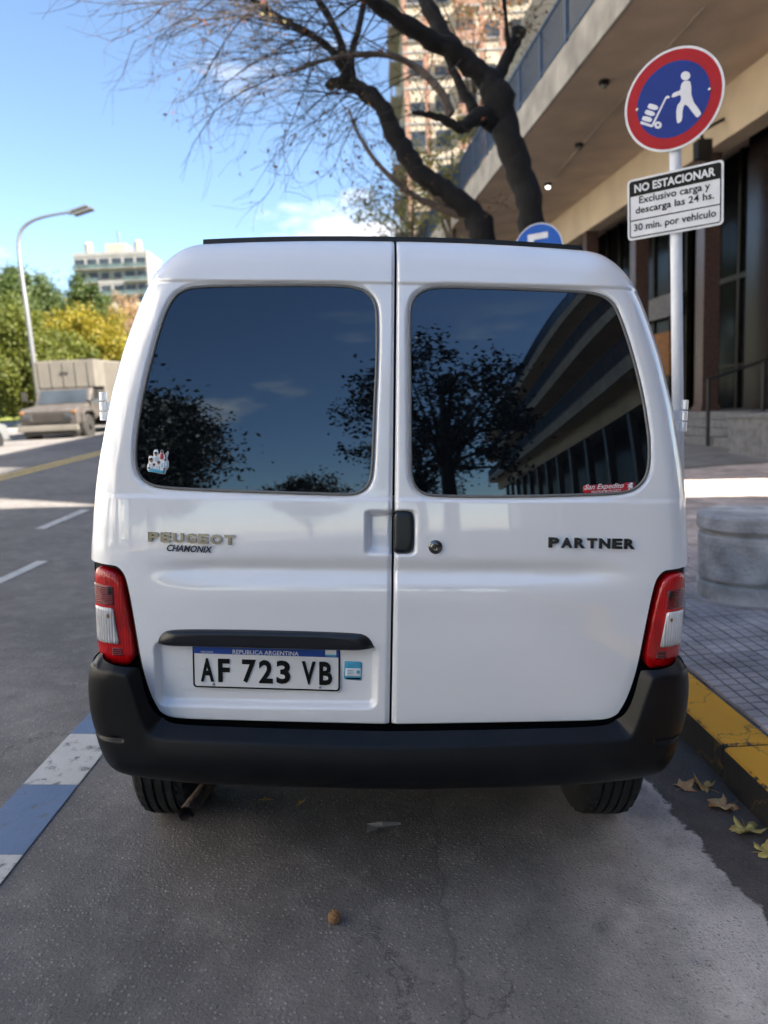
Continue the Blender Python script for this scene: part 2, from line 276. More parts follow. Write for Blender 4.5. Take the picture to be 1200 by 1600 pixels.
class MB:
    def __init__(s): s.v = []; s.f = []
    def add(s, v, f):
        k = len(s.v); s.v += [tuple(p) for p in v]; s.f += [tuple(i+k for i in q) for q in f]; return s
    def box(s, a, b, M=None):
        (x0, y0, z0), (x1, y1, z1) = a, b
        v = [(x0,y0,z0),(x1,y0,z0),(x1,y1,z0),(x0,y1,z0),(x0,y0,z1),(x1,y0,z1),(x1,y1,z1),(x0,y1,z1)]
        if M: v = [M(*p) for p in v]
        return s.add(v, [(0,3,2,1),(4,5,6,7),(0,1,5,4),(1,2,6,5),(2,3,7,6),(3,0,4,7)])
    def tube(s, pts, rad, n=8, cap=True):
        pts = [Vector(p) for p in pts]; rad = [rad]*len(pts) if isinstance(rad, (int, float)) else rad
        k0 = len(s.v); prev = None
        for i, p in enumerate(pts):
            d = (pts[min(i+1, len(pts)-1)] - pts[max(i-1, 0)])
            d = d.normalized() if d.length > 1e-9 else Vector((0, 0, 1))
            if prev is None: a = d.orthogonal().normalized()
            else:
                a = prev - d*prev.dot(d); a = a.normalized() if a.length > 1e-6 else d.orthogonal().normalized()
            prev = a; b = d.cross(a)
            for j in range(n):
                t = 2*pi*j/n; q = p + (a*cos(t) + b*sin(t))*rad[i]; s.v.append(tuple(q))
        for i in range(len(pts)-1):
            for j in range(n):
                s.f.append((k0+i*n+j, k0+i*n+(j+1) % n, k0+(i+1)*n+(j+1) % n, k0+(i+1)*n+j))
        if cap:
            s.f.append(tuple(k0+j for j in reversed(range(n)))); e = k0+(len(pts)-1)*n; s.f.append(tuple(e+j for j in range(n)))
        return s
    def lathe(s, prof, n=32, M=None):            # prof: (r, z)
        k0 = len(s.v)
        for r, z in prof:
            for j in range(n):
                p = (r*cos(2*pi*j/n), r*sin(2*pi*j/n), z); s.v.append(tuple(M(*p)) if M else p)
        for i in range(len(prof)-1):
            for j in range(n): s.f.append((k0+i*n+j, k0+i*n+(j+1) % n, k0+(i+1)*n+(j+1) % n, k0+(i+1)*n+j))
        s.f.append(tuple(k0+j for j in reversed(range(n)))); e = k0+(len(prof)-1)*n; s.f.append(tuple(e+j for j in range(n)))
        return s
    def prism(s, poly, d0, d1, M):               # 2-D polygon between depths, mapped by M(a, b, depth)
        n = len(poly); v = [M(a, b, d0) for a, b in poly] + [M(a, b, d1) for a, b in poly]
        f = [tuple(range(n)), tuple(reversed(range(n, 2*n)))] + [(i, i+n, (i+1) % n+n, (i+1) % n) for i in range(n)]
        return s.add(v, f)
    def build(s, name, m, parent=None, smooth=False): return mesh_obj(name, s.v, s.f, m, parent, smooth)
def bevel(o, w=.01, seg=2, angle=40):
    md = o.modifiers.new('bevel', 'BEVEL'); md.width = w; md.segments = seg; md.limit_method = 'ANGLE'; md.angle_limit = radians(angle); return o
def chaikin(p, n=2, closed=True):
    p = np.array(p, float)
    for _ in range(n):
        q = np.roll(p, -1, 0) if closed else p[1:]; a = p if closed else p[:-1]
        r = np.empty((2*len(a), p.shape[1])); r[0::2] = .75*a+.25*q; r[1::2] = .25*a+.75*q
        p = r if closed else np.vstack([p[:1], r, p[-1:]])
    return p
def resample(p, n, closed=False):
    p = np.array(p, float)
    if closed: p = np.vstack([p, p[:1]])
    d = np.r_[0, np.cumsum(np.linalg.norm(np.diff(p, axis=0), axis=1))]
    t = np.linspace(0, d[-1], n+1)[:-1] if closed else np.linspace(0, d[-1], n)
    return np.stack([np.interp(t, d, p[:, k]) for k in range(p.shape[1])], 1)
def seg_dist(P, poly, closed=True):
    P = np.asarray(P, float); poly = np.asarray(poly, float); best = np.full(len(P), 1e9)
    n = len(poly); rng = range(n) if closed else range(n-1)
    for i in rng:
        a, b = poly[i], poly[(i+1) % n]; ab = b-a; L2 = ab@ab+1e-12
        t = np.clip(((P-a)@ab)/L2, 0, 1); d = np.linalg.norm(P-(a+t[:, None]*ab), axis=1); best = np.minimum(best, d)
    return best
def inside(P, poly):
    P = np.asarray(P, float); r = np.zeros(len(P), bool); n = len(poly)
    for i in range(n):
        (x1, y1), (x2, y2) = poly[i], poly[(i+1) % n]
        c = (y1 > P[:, 1]) != (y2 > P[:, 1])
        with np.errstate(divide='ignore', invalid='ignore'): r ^= c & (P[:, 0] < (x2-x1)*(P[:, 1]-y1)/(y2-y1+1e-15)+x1)
    return r
def sdist(P, poly): d = seg_dist(P, poly); return np.where(inside(P, poly), d, -d)      # positive inside
def sstep(a, b, x): t = np.clip((x-a)/(b-a), 0, 1); return t*t*(3-2*t)
def text_data(body, size=1., extrude=0., offset=0., shear=0., spacing=1., align='CENTER', res=3):
    c = bpy.data.curves.new('txt', 'FONT'); c.body = body; c.size = size; c.extrude = extrude; c.offset = offset; c.shear = shear
    c.space_character = spacing; c.align_x = align; c.align_y = 'CENTER'; c.resolution_u = res
    o = bpy.data.objects.new('txt', c); CO.objects.link(o)
    dg = bpy.context.evaluated_depsgraph_get(); dg.update()
    me = bpy.data.meshes.new_from_object(o.evaluated_get(dg))
    v = np.array([p.co[:] for p in me.vertices]); f = [tuple(p.vertices) for p in me.polygons]
    bpy.data.objects.remove(o); bpy.data.curves.remove(c); bpy.data.meshes.remove(me)
    return v, f
def fit_text(body, w, h, **kw):                  # text scaled to a box w x h centred on 0
    v, f = text_data(body, **kw); lo, hi = v[:, :2].min(0), v[:, :2].max(0)
    v[:, :2] = (v[:, :2]-(lo+hi)/2)/(hi-lo)*np.array([w, h]); return v, f
def ico(r, sub=2):
    bm = bmesh.new(); bmesh.ops.create_icosphere(bm, subdivisions=sub, radius=r)
    v = [x.co[:] for x in bm.verts]; f = [tuple(q.index for q in p.verts) for p in bm.faces]; bm.free(); return v, f

# ------------------------------------------------------------------ the lie of the land
def rise(y):
    y = np.asarray(y, float); d = np.maximum(0, np.minimum(y, 70)-4); return .038*d*d/(d+2.5)
TH = .058                                          # cross fall of the kerb lane
KX = 1.275                                         # kerb face
_xs = np.linspace(-30, 4, 681); _sl = -np.interp(_xs, [-30, -16, -9, -6, -2.5, 4], [-.02, -.02, .0, .015, math.tan(TH), math.tan(TH)])
_hz = np.cumsum(_sl)*(_xs[1]-_xs[0]); _hz -= np.interp(0, _xs, _hz)
def road_z(x, y): return np.interp(x, _xs, _hz) + rise(y)
def walk_z(x, y): return .075 + .03*(np.asarray(x)-1.47) + rise(y)
def on_road(px, py):
    t = 3.
    r = ray(px, py)
    for _ in range(60):
        p = CAM+r*t; t += (road_z(p[0], p[1])-p[2])/r[2]*.6
    return CAM+r*t
def on_walk(px, py):
    t = 3.; r = ray(px, py)
    for _ in range(60):
        p = CAM+r*t; t += (walk_z(p[0], p[1])-p[2])/r[2]*.6
    return CAM+r*t
def sheet(name, xs, ys, zf, m, parent=None, flip=False):
    X, Y = np.meshgrid(xs, ys); Z = zf(X, Y); v = np.stack([X, Y, Z], -1).reshape(-1, 3); n = len(xs)
    f = [(j*n+i, j*n+i+1, (j+1)*n+i+1, (j+1)*n+i) for j in range(len(ys)-1) for i in range(n-1)]
    return mesh_obj(name, v, f, m, parent, True)
YS = np.r_[np.linspace(-70, -6, 17), np.linspace(-5, 70, 151), np.array([90, 130, 200, 300])]
tag(sheet('ground', np.array([-900, -300, -100, -40, -18, 0, 12, 40, 100, 300, 900]), np.array([-900, -300, -100, -60, -20, 0, 4, 8, 12, 16, 20, 30, 40, 55, 70, 100, 200, 400, 1200, 3000]),
          lambda x, y: rise(y)-.55, 'ground'), kind='structure')
road = tag(sheet('road', np.r_[np.linspace(-15.6, -3, 22), np.linspace(-2.5, KX+.02, 16)], YS, road_z, 'asphalt'), kind='structure')
def stripe(name, x0, x1, y0, y1, m, n=6):
    return sheet(name, np.linspace(x0, x1, 3), np.linspace(y0, y1, n), lambda x, y: road_z(x, y)+.004, m, road)
SX0, SX1 = -1.315, -1.115
for k in range(-6, 34):
    y0 = .19+.42*k; stripe('painted_block', SX0, SX1, y0+.001, y0+.419, 'blue_paint' if k % 2 == 0 else 'white_paint', 3)
p0, p1 = on_road(60, 827), on_road(135, 797); xl = (p0[0]+p1[0])/2
for k in range(-3, 8): stripe('lane_dash', xl-.06, xl+.06, p0[1]+k*4.6, p0[1]+k*4.6+(p1[1]-p0[1]), 'white_paint')
p0, p1 = on_road(0, 908), on_road(67, 877); xl = (p0[0]+p1[0])/2
for k in range(-3, 1): stripe('edge_dash', xl-.05, xl+.05, p1[1]-1.3+k*3.2, p1[1]+k*3.2, 'white_paint')
p0 = on_road(97, 725); xl = p0[0]
stripe('centre_line', xl-.08, xl+.08, -60, 69, 'yellow_paint', 130)
stripe('centre_line', xl-.36, xl-.20, -60, 69, 'yellow_paint', 130)

# kerb stones along the pavement, and pavement
kerb = tag(empty('kerb'), kind='structure')
y = -3.0
while y < 34:
    L_ = random.uniform(.85, 1.15) if y < 12 else 3.0; a = KX+random.uniform(-.006, .006); top = .07+random.uniform(-.006, .006)
    mb = MB()
    def KM(x, yy, z): return (x, yy, z+float(rise(yy)))
    xs = [a, a+.205]; nseg = 4
    for i in range(1): mb.box((a, y+.004, -.35), (a+.205, y+L_-.004, top), KM)
    o = mb.build('kerb_stone', 'kerb', kerb); bevel(o, .022, 3)
    y += L_
o = MB(); o.box((KX+.002, -70, -.35), (KX+.2, -3.02, .065)); o.build('kerb_run', 'kerb', kerb)
side = tag(sheet('pavement', np.linspace(KX+.19, 12, 14), YS, lambda x, y: walk_z(x, y)-.014, 'joint'), kind='structure')
def tile_geo():
    mb = MB(); s = .0655; g = .0045
    for i in range(3):
        for j in range(3):
            x0 = -.0985+i*s+g/2; y0 = -.0985+j*s+g/2; x1 = x0+s-g; y1 = y0+s-g; e = .003
            v = [(x0,y0,-.012),(x1,y0,-.012),(x1,y1,-.012),(x0,y1,-.012),(x0+e,y0+e,0),(x1-e,y0+e,0),(x1-e,y1-e,0),(x0+e,y1-e,0)]
            mb.add(v, [(4,5,6,7),(0,1,5,4),(1,2,6,5),(2,3,7,6),(3,0,4,7)])
    return mb
tg = tile_geo(); tme = bpy.data.meshes.new('tile'); tme.from_pydata(tg.v, [], tg.f); tme.materials.append(M_['tile'])
cells = []
for i in range(0, 26):
    for j in range(-6, 46):
        x = KX+.205+.104+i*.2; yy = -.1+j*.2
        P = np.array([x, yy, float(walk_z(x, yy))]); d = P-CAM; dz = d@FW
        px, py = (600+F_PX*(d@RT)/dz, 800-F_PX*(d@UP)/dz) if dz > .2 else (9e9, 0)
        cells.append((abs(px-1135) > 95 or py > 1640, dz, x, yy))
cells.sort(); rest = MB()
for k, (_, _, x, yy) in enumerate(cells):
    tz = float(walk_z(x, yy))+random.uniform(-.003, .003); sy = float(rise(yy+.1)-rise(yy-.1))/.2
    if k < 290:
        o = bpy.data.objects.new('paving_tile', tme); CO.objects.link(o); o.location = (x, yy, tz); o.parent = side
        o.rotation_euler = (math.atan(sy)+random.uniform(-.012, .012), -math.atan(.03)+random.uniform(-.012, .012), random.uniform(-.008, .008))
    else:
        rest.add([(p[0]+x, p[1]+yy, p[2]+tz+p[0]*.03+p[1]*sy) for p in tg.v], tg.f)
tag(rest.build('paving_tiles', 'tile', side), kind='stuff')
# smoother slabs further on, towards the doors
for i in range(12):
    for j in range(28):
        x0 = KX+.21+i*.6; y0 = 9.15+j*.9
        if x0 > 7.4: continue
        v = [(x, yy, float(walk_z(x, yy))+dz) for dz in (-.012, .001) for x, yy in ((x0+.004, y0+.004), (x0+.596, y0+.004), (x0+.596, y0+.896), (x0+.004, y0+.896))]
        if i < 10 and j < 12: mesh_obj('paving_slab', v, [(4,5,6,7),(0,1,5,4),(1,2,6,5),(2,3,7,6),(3,0,4,7)], 'slab', side)
for (i0, i1, j0, j1) in ((0, 10, 12, 28), (10, 12, 0, 28)):
    mb = MB()
    for i in range(i0, i1):
        for j in range(j0, j1):
            x0 = KX+.21+i*.6; y0 = 9.15+j*.9
            v = [(x, yy, float(walk_z(x, yy))+dz) for dz in (-.012, .001) for x, yy in ((x0+.004, y0+.004), (x0+.596, y0+.004), (x0+.596, y0+.896), (x0+.004, y0+.896))]
            mb.add(v, [(4,5,6,7),(0,1,5,4),(1,2,6,5),(2,3,7,6),(3,0,4,7)])
    tag(mb.build('paving_slabs', 'slab', side), kind='stuff')
mb = MB()
for i in range(26, 31):
    for j in range(-6, 46):
        x = KX+.205+.104+i*.2; yy = -.1+j*.2; mb.add([(p[0]*1+x, p[1]+yy, p[2]+float(walk_z(x, yy))) for p in tg.v], tg.f)
tag(mb.build('paving_tiles', 'tile', side), kind='stuff')
# far side of the avenue: kerb, pavement and park lawn
tag(sheet('far_pavement', np.array([-21, -18, -15.58]), YS, lambda x, y: road_z(-15.6, y)+.13+(-x-15.6)*.02, 'slab'), kind='structure')
mb = MB()
for k in range(34):
    y0 = -10+k*2.4; mb.box((-15.6, y0+.01, -.3), (-15.35, y0+2.39, float(road_z(-15.6, 0)+.14)), lambda x, yy, z: (x, yy, z+float(rise(yy))))
tag(mb.build('far_kerb', 'stonestep'), kind='structure')
tag(sheet('lawn', np.array([-160, -90, -50, -30, -21]), YS, lambda x, y: road_z(-15.6, y)+.26+(-x-21)*.012, 'grass'), kind='structure')

# ------------------------------------------------------------------ the van
van = empty('delivery_van', (0, 0, 0), 'white delivery van with twin tinted rear windows, parked at the yellow kerb', 'van')
van.rotation_euler = (0, TH, 0)
RV = np.array([[cos(TH), 0, -sin(TH)], [0, 1, 0], [sin(TH), 0, cos(TH)]])     # world -> van
CV = RV@CAM
_zz = np.linspace(.2, 2.1, 381)
_yy = np.interp(_zz, [.2, .45, .7, .9, 1.0, 1.1, 1.2, 1.3, 1.4, 1.5, 1.6, 1.7, 1.78, 1.86, 2.1], [.075, .075, .066, .066, .071, .080, .090, .102, .116, .132, .150, .171, .192, .222, .33])
_k = np.exp(-np.linspace(-2.5, 2.5, 101)**2); _k /= _k.sum(); _ys = np.convolve(np.pad(_yy, 50, mode='reflect', reflect_type='odd'), _k, 'valid')
def Yp(x, z): return np.interp(z, _zz, _ys) + .028*(np.abs(x)/.85)**2.2
def on_van(px, py, extra=0.):
    r = RV@ray(px, py); Y = .1
    for _ in range(30):
        t = (Y-CV[1])/r[1]; p = CV+t*r; Y = float(Yp(p[0], p[2]))+extra
    return np.array([p[0], p[2]])
def vp(pts, extra=0.): return np.array([on_van(x, y, extra) for x, y in pts])
RC = .085
SL = [(317,385),(299,388),(280,396),(265,407),(250,424),(239,442),(229,461),(220,484),(211,510),(201,538),(194,562),(188,585),(182,608),(172,660),(165,692),(158,730),(152.5,775),(149,818),(146,856),(145.4,878),(147,905),(150,960),(153,997),(158,1030),(163,1070)]
SR = [(900,388),(922.5,391),(941,398),(956,409),(971,422),(984,437),(996,454),(1005,474),(1016,502),(1027.5,536),(1037,568),(1044,598),(1050,620),(1057,655),(1060,676),(1064,706),(1069,745),(1072.5,799),(1074,837),(1074,891),(1074,920),(1071,970),(1067,1010),(1062,1045),(1057,1085)]
TOPZ = on_van(614, 376, .06)[1]
def polar(P): P = np.array(P); return np.arctan2(P[:, 1]-1.15, np.abs(P[:, 0])), np.hypot(P[:, 0], P[:, 1]-1.15)
fa, fr = [], []
for Q in (vp(SL, .075), vp(SR, .075)):
    a, r = polar(Q); i = np.argsort(a); fa.append(a[i]); fr.append(r[i])
ang = np.linspace(max(fa[0][0], fa[1][0]), min(fa[0][-1], fa[1][-1]), 90)
rad = (np.interp(ang, fa[0], fr[0])+np.interp(ang, fa[1], fr[1]))/2
OH = np.stack([rad*np.cos(ang), 1.15+rad*np.sin(ang)], 1)            # half outline, bottom -> shoulder
e = OH[-1]; xs = np.linspace(e[0], 0, 24)[1:]
OH = np.vstack([OH, np.stack([xs, TOPZ-(TOPZ-e[1])*(xs/e[0])**2.2], 1)])
OH = resample(chaikin(OH, 1, False), 130)
OFULL = np.vstack([OH, OH[::-1][1:]*np.array([-1, 1])])
def surf(P, extra=0.):                             # rear skin without door features, edges rounded over
    P = np.atleast_2d(P); g = seg_dist(P, OFULL, False); ins = inside(P, np.vstack([OFULL, [[-.8, .1], [.8, .1]]])); g = np.where(ins, g, 0)
    u = np.clip(RC-g, 0, RC); return Yp(P[:, 0], P[:, 1]) + RC - np.sqrt(np.maximum(RC*RC-u*u, 0)) + extra
def van_pts(P, Y): return np.stack([P[:, 0], Y, P[:, 1]], 1)
# door edge (left door digitised, mirrored)
DE = vp([(250,1111),(239,1092),(231,1070),(223,1040),(214,985),(206,938),(201,914),(196.5,899),(190,889),(182,883.5),(172,881),(160,880)])
DB = vp([(250,1111),(257,1116.5),(267,1120.5),(289,1123),(400,1126),(603,1131)])
DE[:, 0] *= -1; DB[:, 0] *= -1
zl = DE[-1][1]; iO = np.searchsorted(OH[:, 1], zl); SH = np.argmin(np.abs(np.arctan2(OH[:, 1]-1.15, OH[:, 0])-.80))
GAP = .0034
right_c = resample(np.vstack([chaikin(DE, 2, False), OH[iO:SH+1]]), 400)
top_c = resample(np.vstack([[[GAP, OH[-1][1]]], OH[SH:][::-1][1:]]), 230)
top_c[:, 0] = np.maximum(top_c[:, 0], GAP); top_c[-1] = right_c[-1]
bot_c = resample(chaikin(DB, 2, False)[::-1], 230); bot_c[:, 0] = np.maximum(bot_c[:, 0], GAP); bot_c[0, 0] = GAP; bot_c[-1] = right_c[0]
left_c = np.stack([np.full(400, GAP), np.linspace(bot_c[0][1], top_c[0][1], 400)], 1)
s = np.linspace(0, 1, 230); s = (1-(1-s)**1.25); v_ = np.linspace(0, 1, 400)
def reparam(c, s): d = np.linspace(0, 1, len(c)); return np.stack([np.interp(s, d, c[:, k]) for k in (0, 1)], 1)
bs, ts = reparam(bot_c, s), reparam(top_c, s)
Sg, Vg = np.meshgrid(s, v_)
coons = (1-Sg)[..., None]*left_c[:, None] + Sg[..., None]*right_c[:, None] + (1-Vg)[..., None]*bs[None] + Vg[..., None]*ts[None] \
    - ((1-Sg)*(1-Vg))[..., None]*bs[0] - (Sg*(1-Vg))[..., None]*bs[-1] - ((1-Sg)*Vg)[..., None]*ts[0] - (Sg*Vg)[..., None]*ts[-1]
GRID = coons.reshape(-1, 2)
WL = vp([(360,446),(304,448),(287,452),(274,461),(265,474),(257,491),(246,525),(237,559),(227.5,596),(220,634),(216,660),(212.5,684),(211,715),(213.4,734),(220,747),(231,756),(250,762),(330,766),(450,770),(545,773),(562,770),(574.5,760),(581,743),(583.5,690),(586,620),(589,557),(589,486),(585,471),(577,459),(562,450),(533,446),(450,445.5)])
WR = vp([(700,448),(678,449),(662,453),(649,462),(642.5,475),(640,495),(641,570),(641.5,640),(642,732),(644.5,751),(652,765),(664,772.5),(690,775.5),(800,776),(900,773.5),(956,772),(984,768),(999,760),(1010.6,745),(1015,724),(1015,690),(1010,650),(1003,611),(992,566),(981,529),(969,495),(960,475),(945,462.5),(924,457),(900,455),(800,451)])
WIN = {-1: resample(chaikin(WL, 2), 160, True), 1: resample(chaikin(WR, 2), 160, True)}
zc1, zc2, zsw = on_van(612, 443.5)[1], on_van(606, 778)[1], on_van(606, 893)[1]
def rbox(P, a, b, rad):                            # rounded box, positive inside
    c = (np.array(a)+np.array(b))/2; h = np.abs(np.array(b)-np.array(a))/2; q = np.abs(P-c)-h+rad
    return -(np.linalg.norm(np.maximum(q, 0), axis=1)+np.minimum(np.maximum(q[:, 0], q[:, 1]), 0)-rad)
PLA, PLB = on_van(243, 1104), on_van(592, 1004)
HCA, HCB = on_van(569, 867), on_van(611, 796)
HRA, HRB = on_van(600, 868), on_van(651, 796)
def door_skin(P, sd_):
    Y = surf(P); d = sdist(P, WIN[sd_])
    Y = Y + .010*sstep(-.016, .003, d)
    ax = np.abs(P[:, 0])
    Y = Y - .006*sstep(zc1-.003, zc1+.006, P[:, 1])*sstep(.80, .70, ax)
    Y = Y - .0055*(1-sstep(zc2-.009, zc2+.002, P[:, 1]))*sstep(.83, .72, ax)*sstep(.5, .75, P[:, 1])
    Y = Y + 0.0165*np.exp(-((P[:, 1]-zsw+.01*np.maximum(0, ax-.35))/.026)**2)*sstep(.70, .50, ax)
    Y = Y - .004*np.exp(-((P[:, 1]-zsw+.075)/.05)**2)*sstep(.78, .5, ax)
    if sd_ < 0:
        Y = Y + .020*sstep(0, .020, rbox(P, PLA, PLB, .03)); Y = Y + .026*sstep(0, .020, rbox(P, HCA, HCB+np.array([.03, 0]), .014))
    else: Y = Y + .014*sstep(0, .008, rbox(P, HRA-np.array([.03, 0]), HRB, .016))
    g = np.minimum(np.abs(ax-GAP), 1); Y = Y + .006*(1-sstep(0, .007, g))
    return Y
doors = {}
n = 230
FQ = [(j*n+i, j*n+i+1, (j+1)*n+i+1, (j+1)*n+i) for j in range(399) for i in range(n-1)]
for sd_, lab in ((-1, 'left rear door with badge lettering and number plate recess'), (1, 'right rear door with black handle and round lock')):
    P = GRID*np.array([sd_, 1]); Y = door_skin(P, sd_); V3 = van_pts(P, Y)
    # turned-in edge all round so the panel has thickness
    ring = [j*n for j in range(400)] + [399*n+i for i in range(1, n)] + [j*n+n-1 for j in range(398, -1, -1)] + [i for i in range(n-2, 0, -1)]
    k0 = len(V3); V4 = np.vstack([V3, V3[ring]+np.array([0, .03, 0])]); m_ = len(ring)
    F4 = FQ + [(ring[i], ring[(i+1) % m_], k0+(i+1) % m_, k0+i) for i in range(m_)]
    if sd_ < 0: F4 = [tuple(reversed(q)) for q in F4]
    doors[sd_] = tag(mesh_obj('rear_door', V4, F4, 'carpaint', van, True), lab)
    # glass and its seal
    poly = WIN[sd_]; c = poly.mean(0); R_ = 24; pts = [c[None]]
    for k in range(1, R_+1): pts.append(c+(poly-c)*(k/R_)*.999)
    G = np.vstack(pts); GY = Yp(G[:, 0], G[:, 1])+.0045; m_ = len(poly)
    FF = [(0, 1+(i+1) % m_, 1+i) for i in range(m_)] + [(1+(k-1)*m_+i, 1+(k-1)*m_+(i+1) % m_, 1+k*m_+(i+1) % m_, 1+k*m_+i) for k in range(1, R_) for i in range(m_)]
    if poly[:, 0] @ np.roll(poly[:, 1], -1) - poly[:, 1] @ np.roll(poly[:, 0], -1) > 0: FF = [tuple(reversed(q)) for q in FF]
    FF = [tuple(reversed(q)) for q in FF]
    mesh_obj('window_pane', van_pts(G, GY), FF, 'glass', doors[sd_], True)
    mb = MB(); PY = Yp(poly[:, 0], poly[:, 1])+.004; mb.tube(list(van_pts(np.vstack([poly, poly[:2]]), np.r_[PY, PY[:2]])), .0042, 6, False); mb.build('window_seal', 'rubber', doors[sd_], True)
    # thin printed line of the demister area
    pin = c+(poly-c)*np.array([.90, .885]); 
# dark backing that closes the gaps, and the body shell
gp = OFULL*1.0; cpt = np.array([0, 1.1]); low = np.array([[-.80, .42], [.80, .42]])
RB = [cpt+(np.vstack([gp, low])-cpt)*k*.985 for k in np.linspace(.04, 1, 14)]; PB = np.vstack(RB); YB = Yp(PB[:, 0], PB[:, 1])+.052
YB = np.maximum(YB, surf(PB)+.03); m_ = len(RB[0])
mesh_obj('door_frame', van_pts(PB, YB), [(k*m_+i, k*m_+(i+1) % m_, (k+1)*m_+(i+1) % m_, (k+1)*m_+i) for k in range(13) for i in range(m_)], 'black', van, True)
def section(Yv, k, top, zb=.34):
    o = np.vstack([OFULL]); z = o[:, 1]; t = (z-OFULL[:, 1].min())/(TOPZ-OFULL[:, 1].min()); zz = zb+(top-zb)*np.clip(t, 0, 1)
    return np.stack([o[:, 0]*k, np.full(len(o), Yv), zz], 1)
oe = Yp(OFULL[:, 0], OFULL[:, 1])+RC
s0 = van_pts(OFULL, oe+.004); s0[:, 0] *= .998
zb0 = OFULL[:, 1].min()
rings = [s0]
for Yv, k, top in ((.55, 1.0, 1.875), (.9, 1.0, 1.885), (1.5, 1.0, 1.885), (2.2, .99, 1.87), (2.7, .97, 1.82)): rings.append(section(Yv, k, top, zb0))
m_ = len(s0)
rg = np.vstack(rings)
mesh_obj('body_shell', rg, [(k*m_+i, k*m_+i+1, (k+1)*m_+i+1, (k+1)*m_+i) for k in range(len(rings)-1) for i in range(m_-1)], 'carpaint', van, True)
fr_ = [section(2.7, .97, 1.82, zb0), section(2.72, .965, 1.81, .3), section(3.42, .93, 1.12, .3), section(3.75, .90, 1.02, .3), section(4.02, .84, .86, .3), section(4.10, .78, .70, .3)]
rg = np.vstack(fr_); m_ = len(fr_[0])
mesh_obj('bonnet_and_wings', rg, [(k*m_+i, k*m_+i+1, (k+1)*m_+i+1, (k+1)*m_+i) for k in range(len(fr_)-1) for i in range(m_-1)] + [tuple((len(fr_)-1)*m_+i for i in range(m_))], 'carpaint', van, True)
mb = MB(); mb.add([(-.58, 2.80, 1.755), (.58, 2.80, 1.755), (.66, 3.37, 1.19), (-.66, 3.37, 1.19)], [(0, 1, 2, 3)]); mb.build('windscreen', 'glass', van)
for s_ in (-1, 1):
    mb = MB(); mb.add([(s_*.845, 1.95, 1.15), (s_*.835, 2.75, 1.15), (s_*.70, 2.60, 1.62), (s_*.72, 1.95, 1.66)], [(0, 1, 2, 3)]); mb.build('cab_window', 'glass', van)
mb = MB(); mb.box((-.70, .16, .36), (.70, 3.9, .46)); mb.box((-.62, .45, .2), (.62, .56, .36)); mb.box((-.30, .30, .26), (.05, .62, .40)); mb.build('underbody', 'under', van)
# lower side skirts
for s_ in (-1, 1):
    mb = MB(); mb.box((s_*.80-.03, 1.0, .28), (s_*.80+.03, 2.9, zb0+.01)); mb.build('sill', 'bumper', van)
# roof edge strip
tp = [p for p in OFULL if p[1] > 1.7 and -.56 <= p[0] <= .545]; tp = np.array(tp)[::-1]
mb = MB(); path = van_pts(tp, Yp(tp[:, 0], tp[:, 1])+RC+.02); path[:, 2] += .010
nP = len(path); vv = []; ff = []
for p in path:
    for dy, dz in ((-.02, -.010), (-.02, .007), (.02, .010), (.02, -.010)): vv.append(p+np.array([0, dy, dz]))
for i in range(nP-1):
    for j in range(4): ff.append((i*4+j, (i+1)*4+j, (i+1)*4+(j+1) % 4, i*4+(j+1) % 4))
ff += [(0, 1, 2, 3), tuple((nP-1)*4+j for j in (3, 2, 1, 0))]
mesh_obj('roof_seal_strip', vv, ff, 'blackstrip', van)

def patch(poly, name, m, parent, off, rings=10, edge=.0, thick=.012, skin=surf, closed_edge=True):
    poly = np.array(poly); c = poly.mean(0); m_ = len(poly); P = np.vstack([c[None]]+[c+(poly-c)*k/rings for k in range(1, rings+1)])
    Y = skin(P)+off
    if edge: d = seg_dist(P, poly); Y = Y+edge*(1-np.sqrt(np.clip(1-(1-np.clip(d/.012, 0, 1))**2, 0, 1)))
    ar = poly[:, 0] @ np.roll(poly[:, 1], -1) - poly[:, 1] @ np.roll(poly[:, 0], -1)
    FF = [(0, 1+i, 1+(i+1) % m_) for i in range(m_)] + [(1+(k-1)*m_+i, 1+k*m_+i, 1+k*m_+(i+1) % m_, 1+(k-1)*m_+(i+1) % m_) for k in range(1, rings) for i in range(m_)]
    V3 = van_pts(P, Y); k0 = len(V3); b0 = 1+(rings-1)*m_
    V3 = np.vstack([V3, V3[b0:b0+m_]+np.array([0, thick, 0])]); FF += [(b0+i, k0+i, k0+(i+1) % m_, b0+(i+1) % m_) for i in range(m_)]
    if ar < 0: FF = [tuple(reversed(q)) for q in FF]
    return mesh_obj(name, V3, FF, m, parent, True)
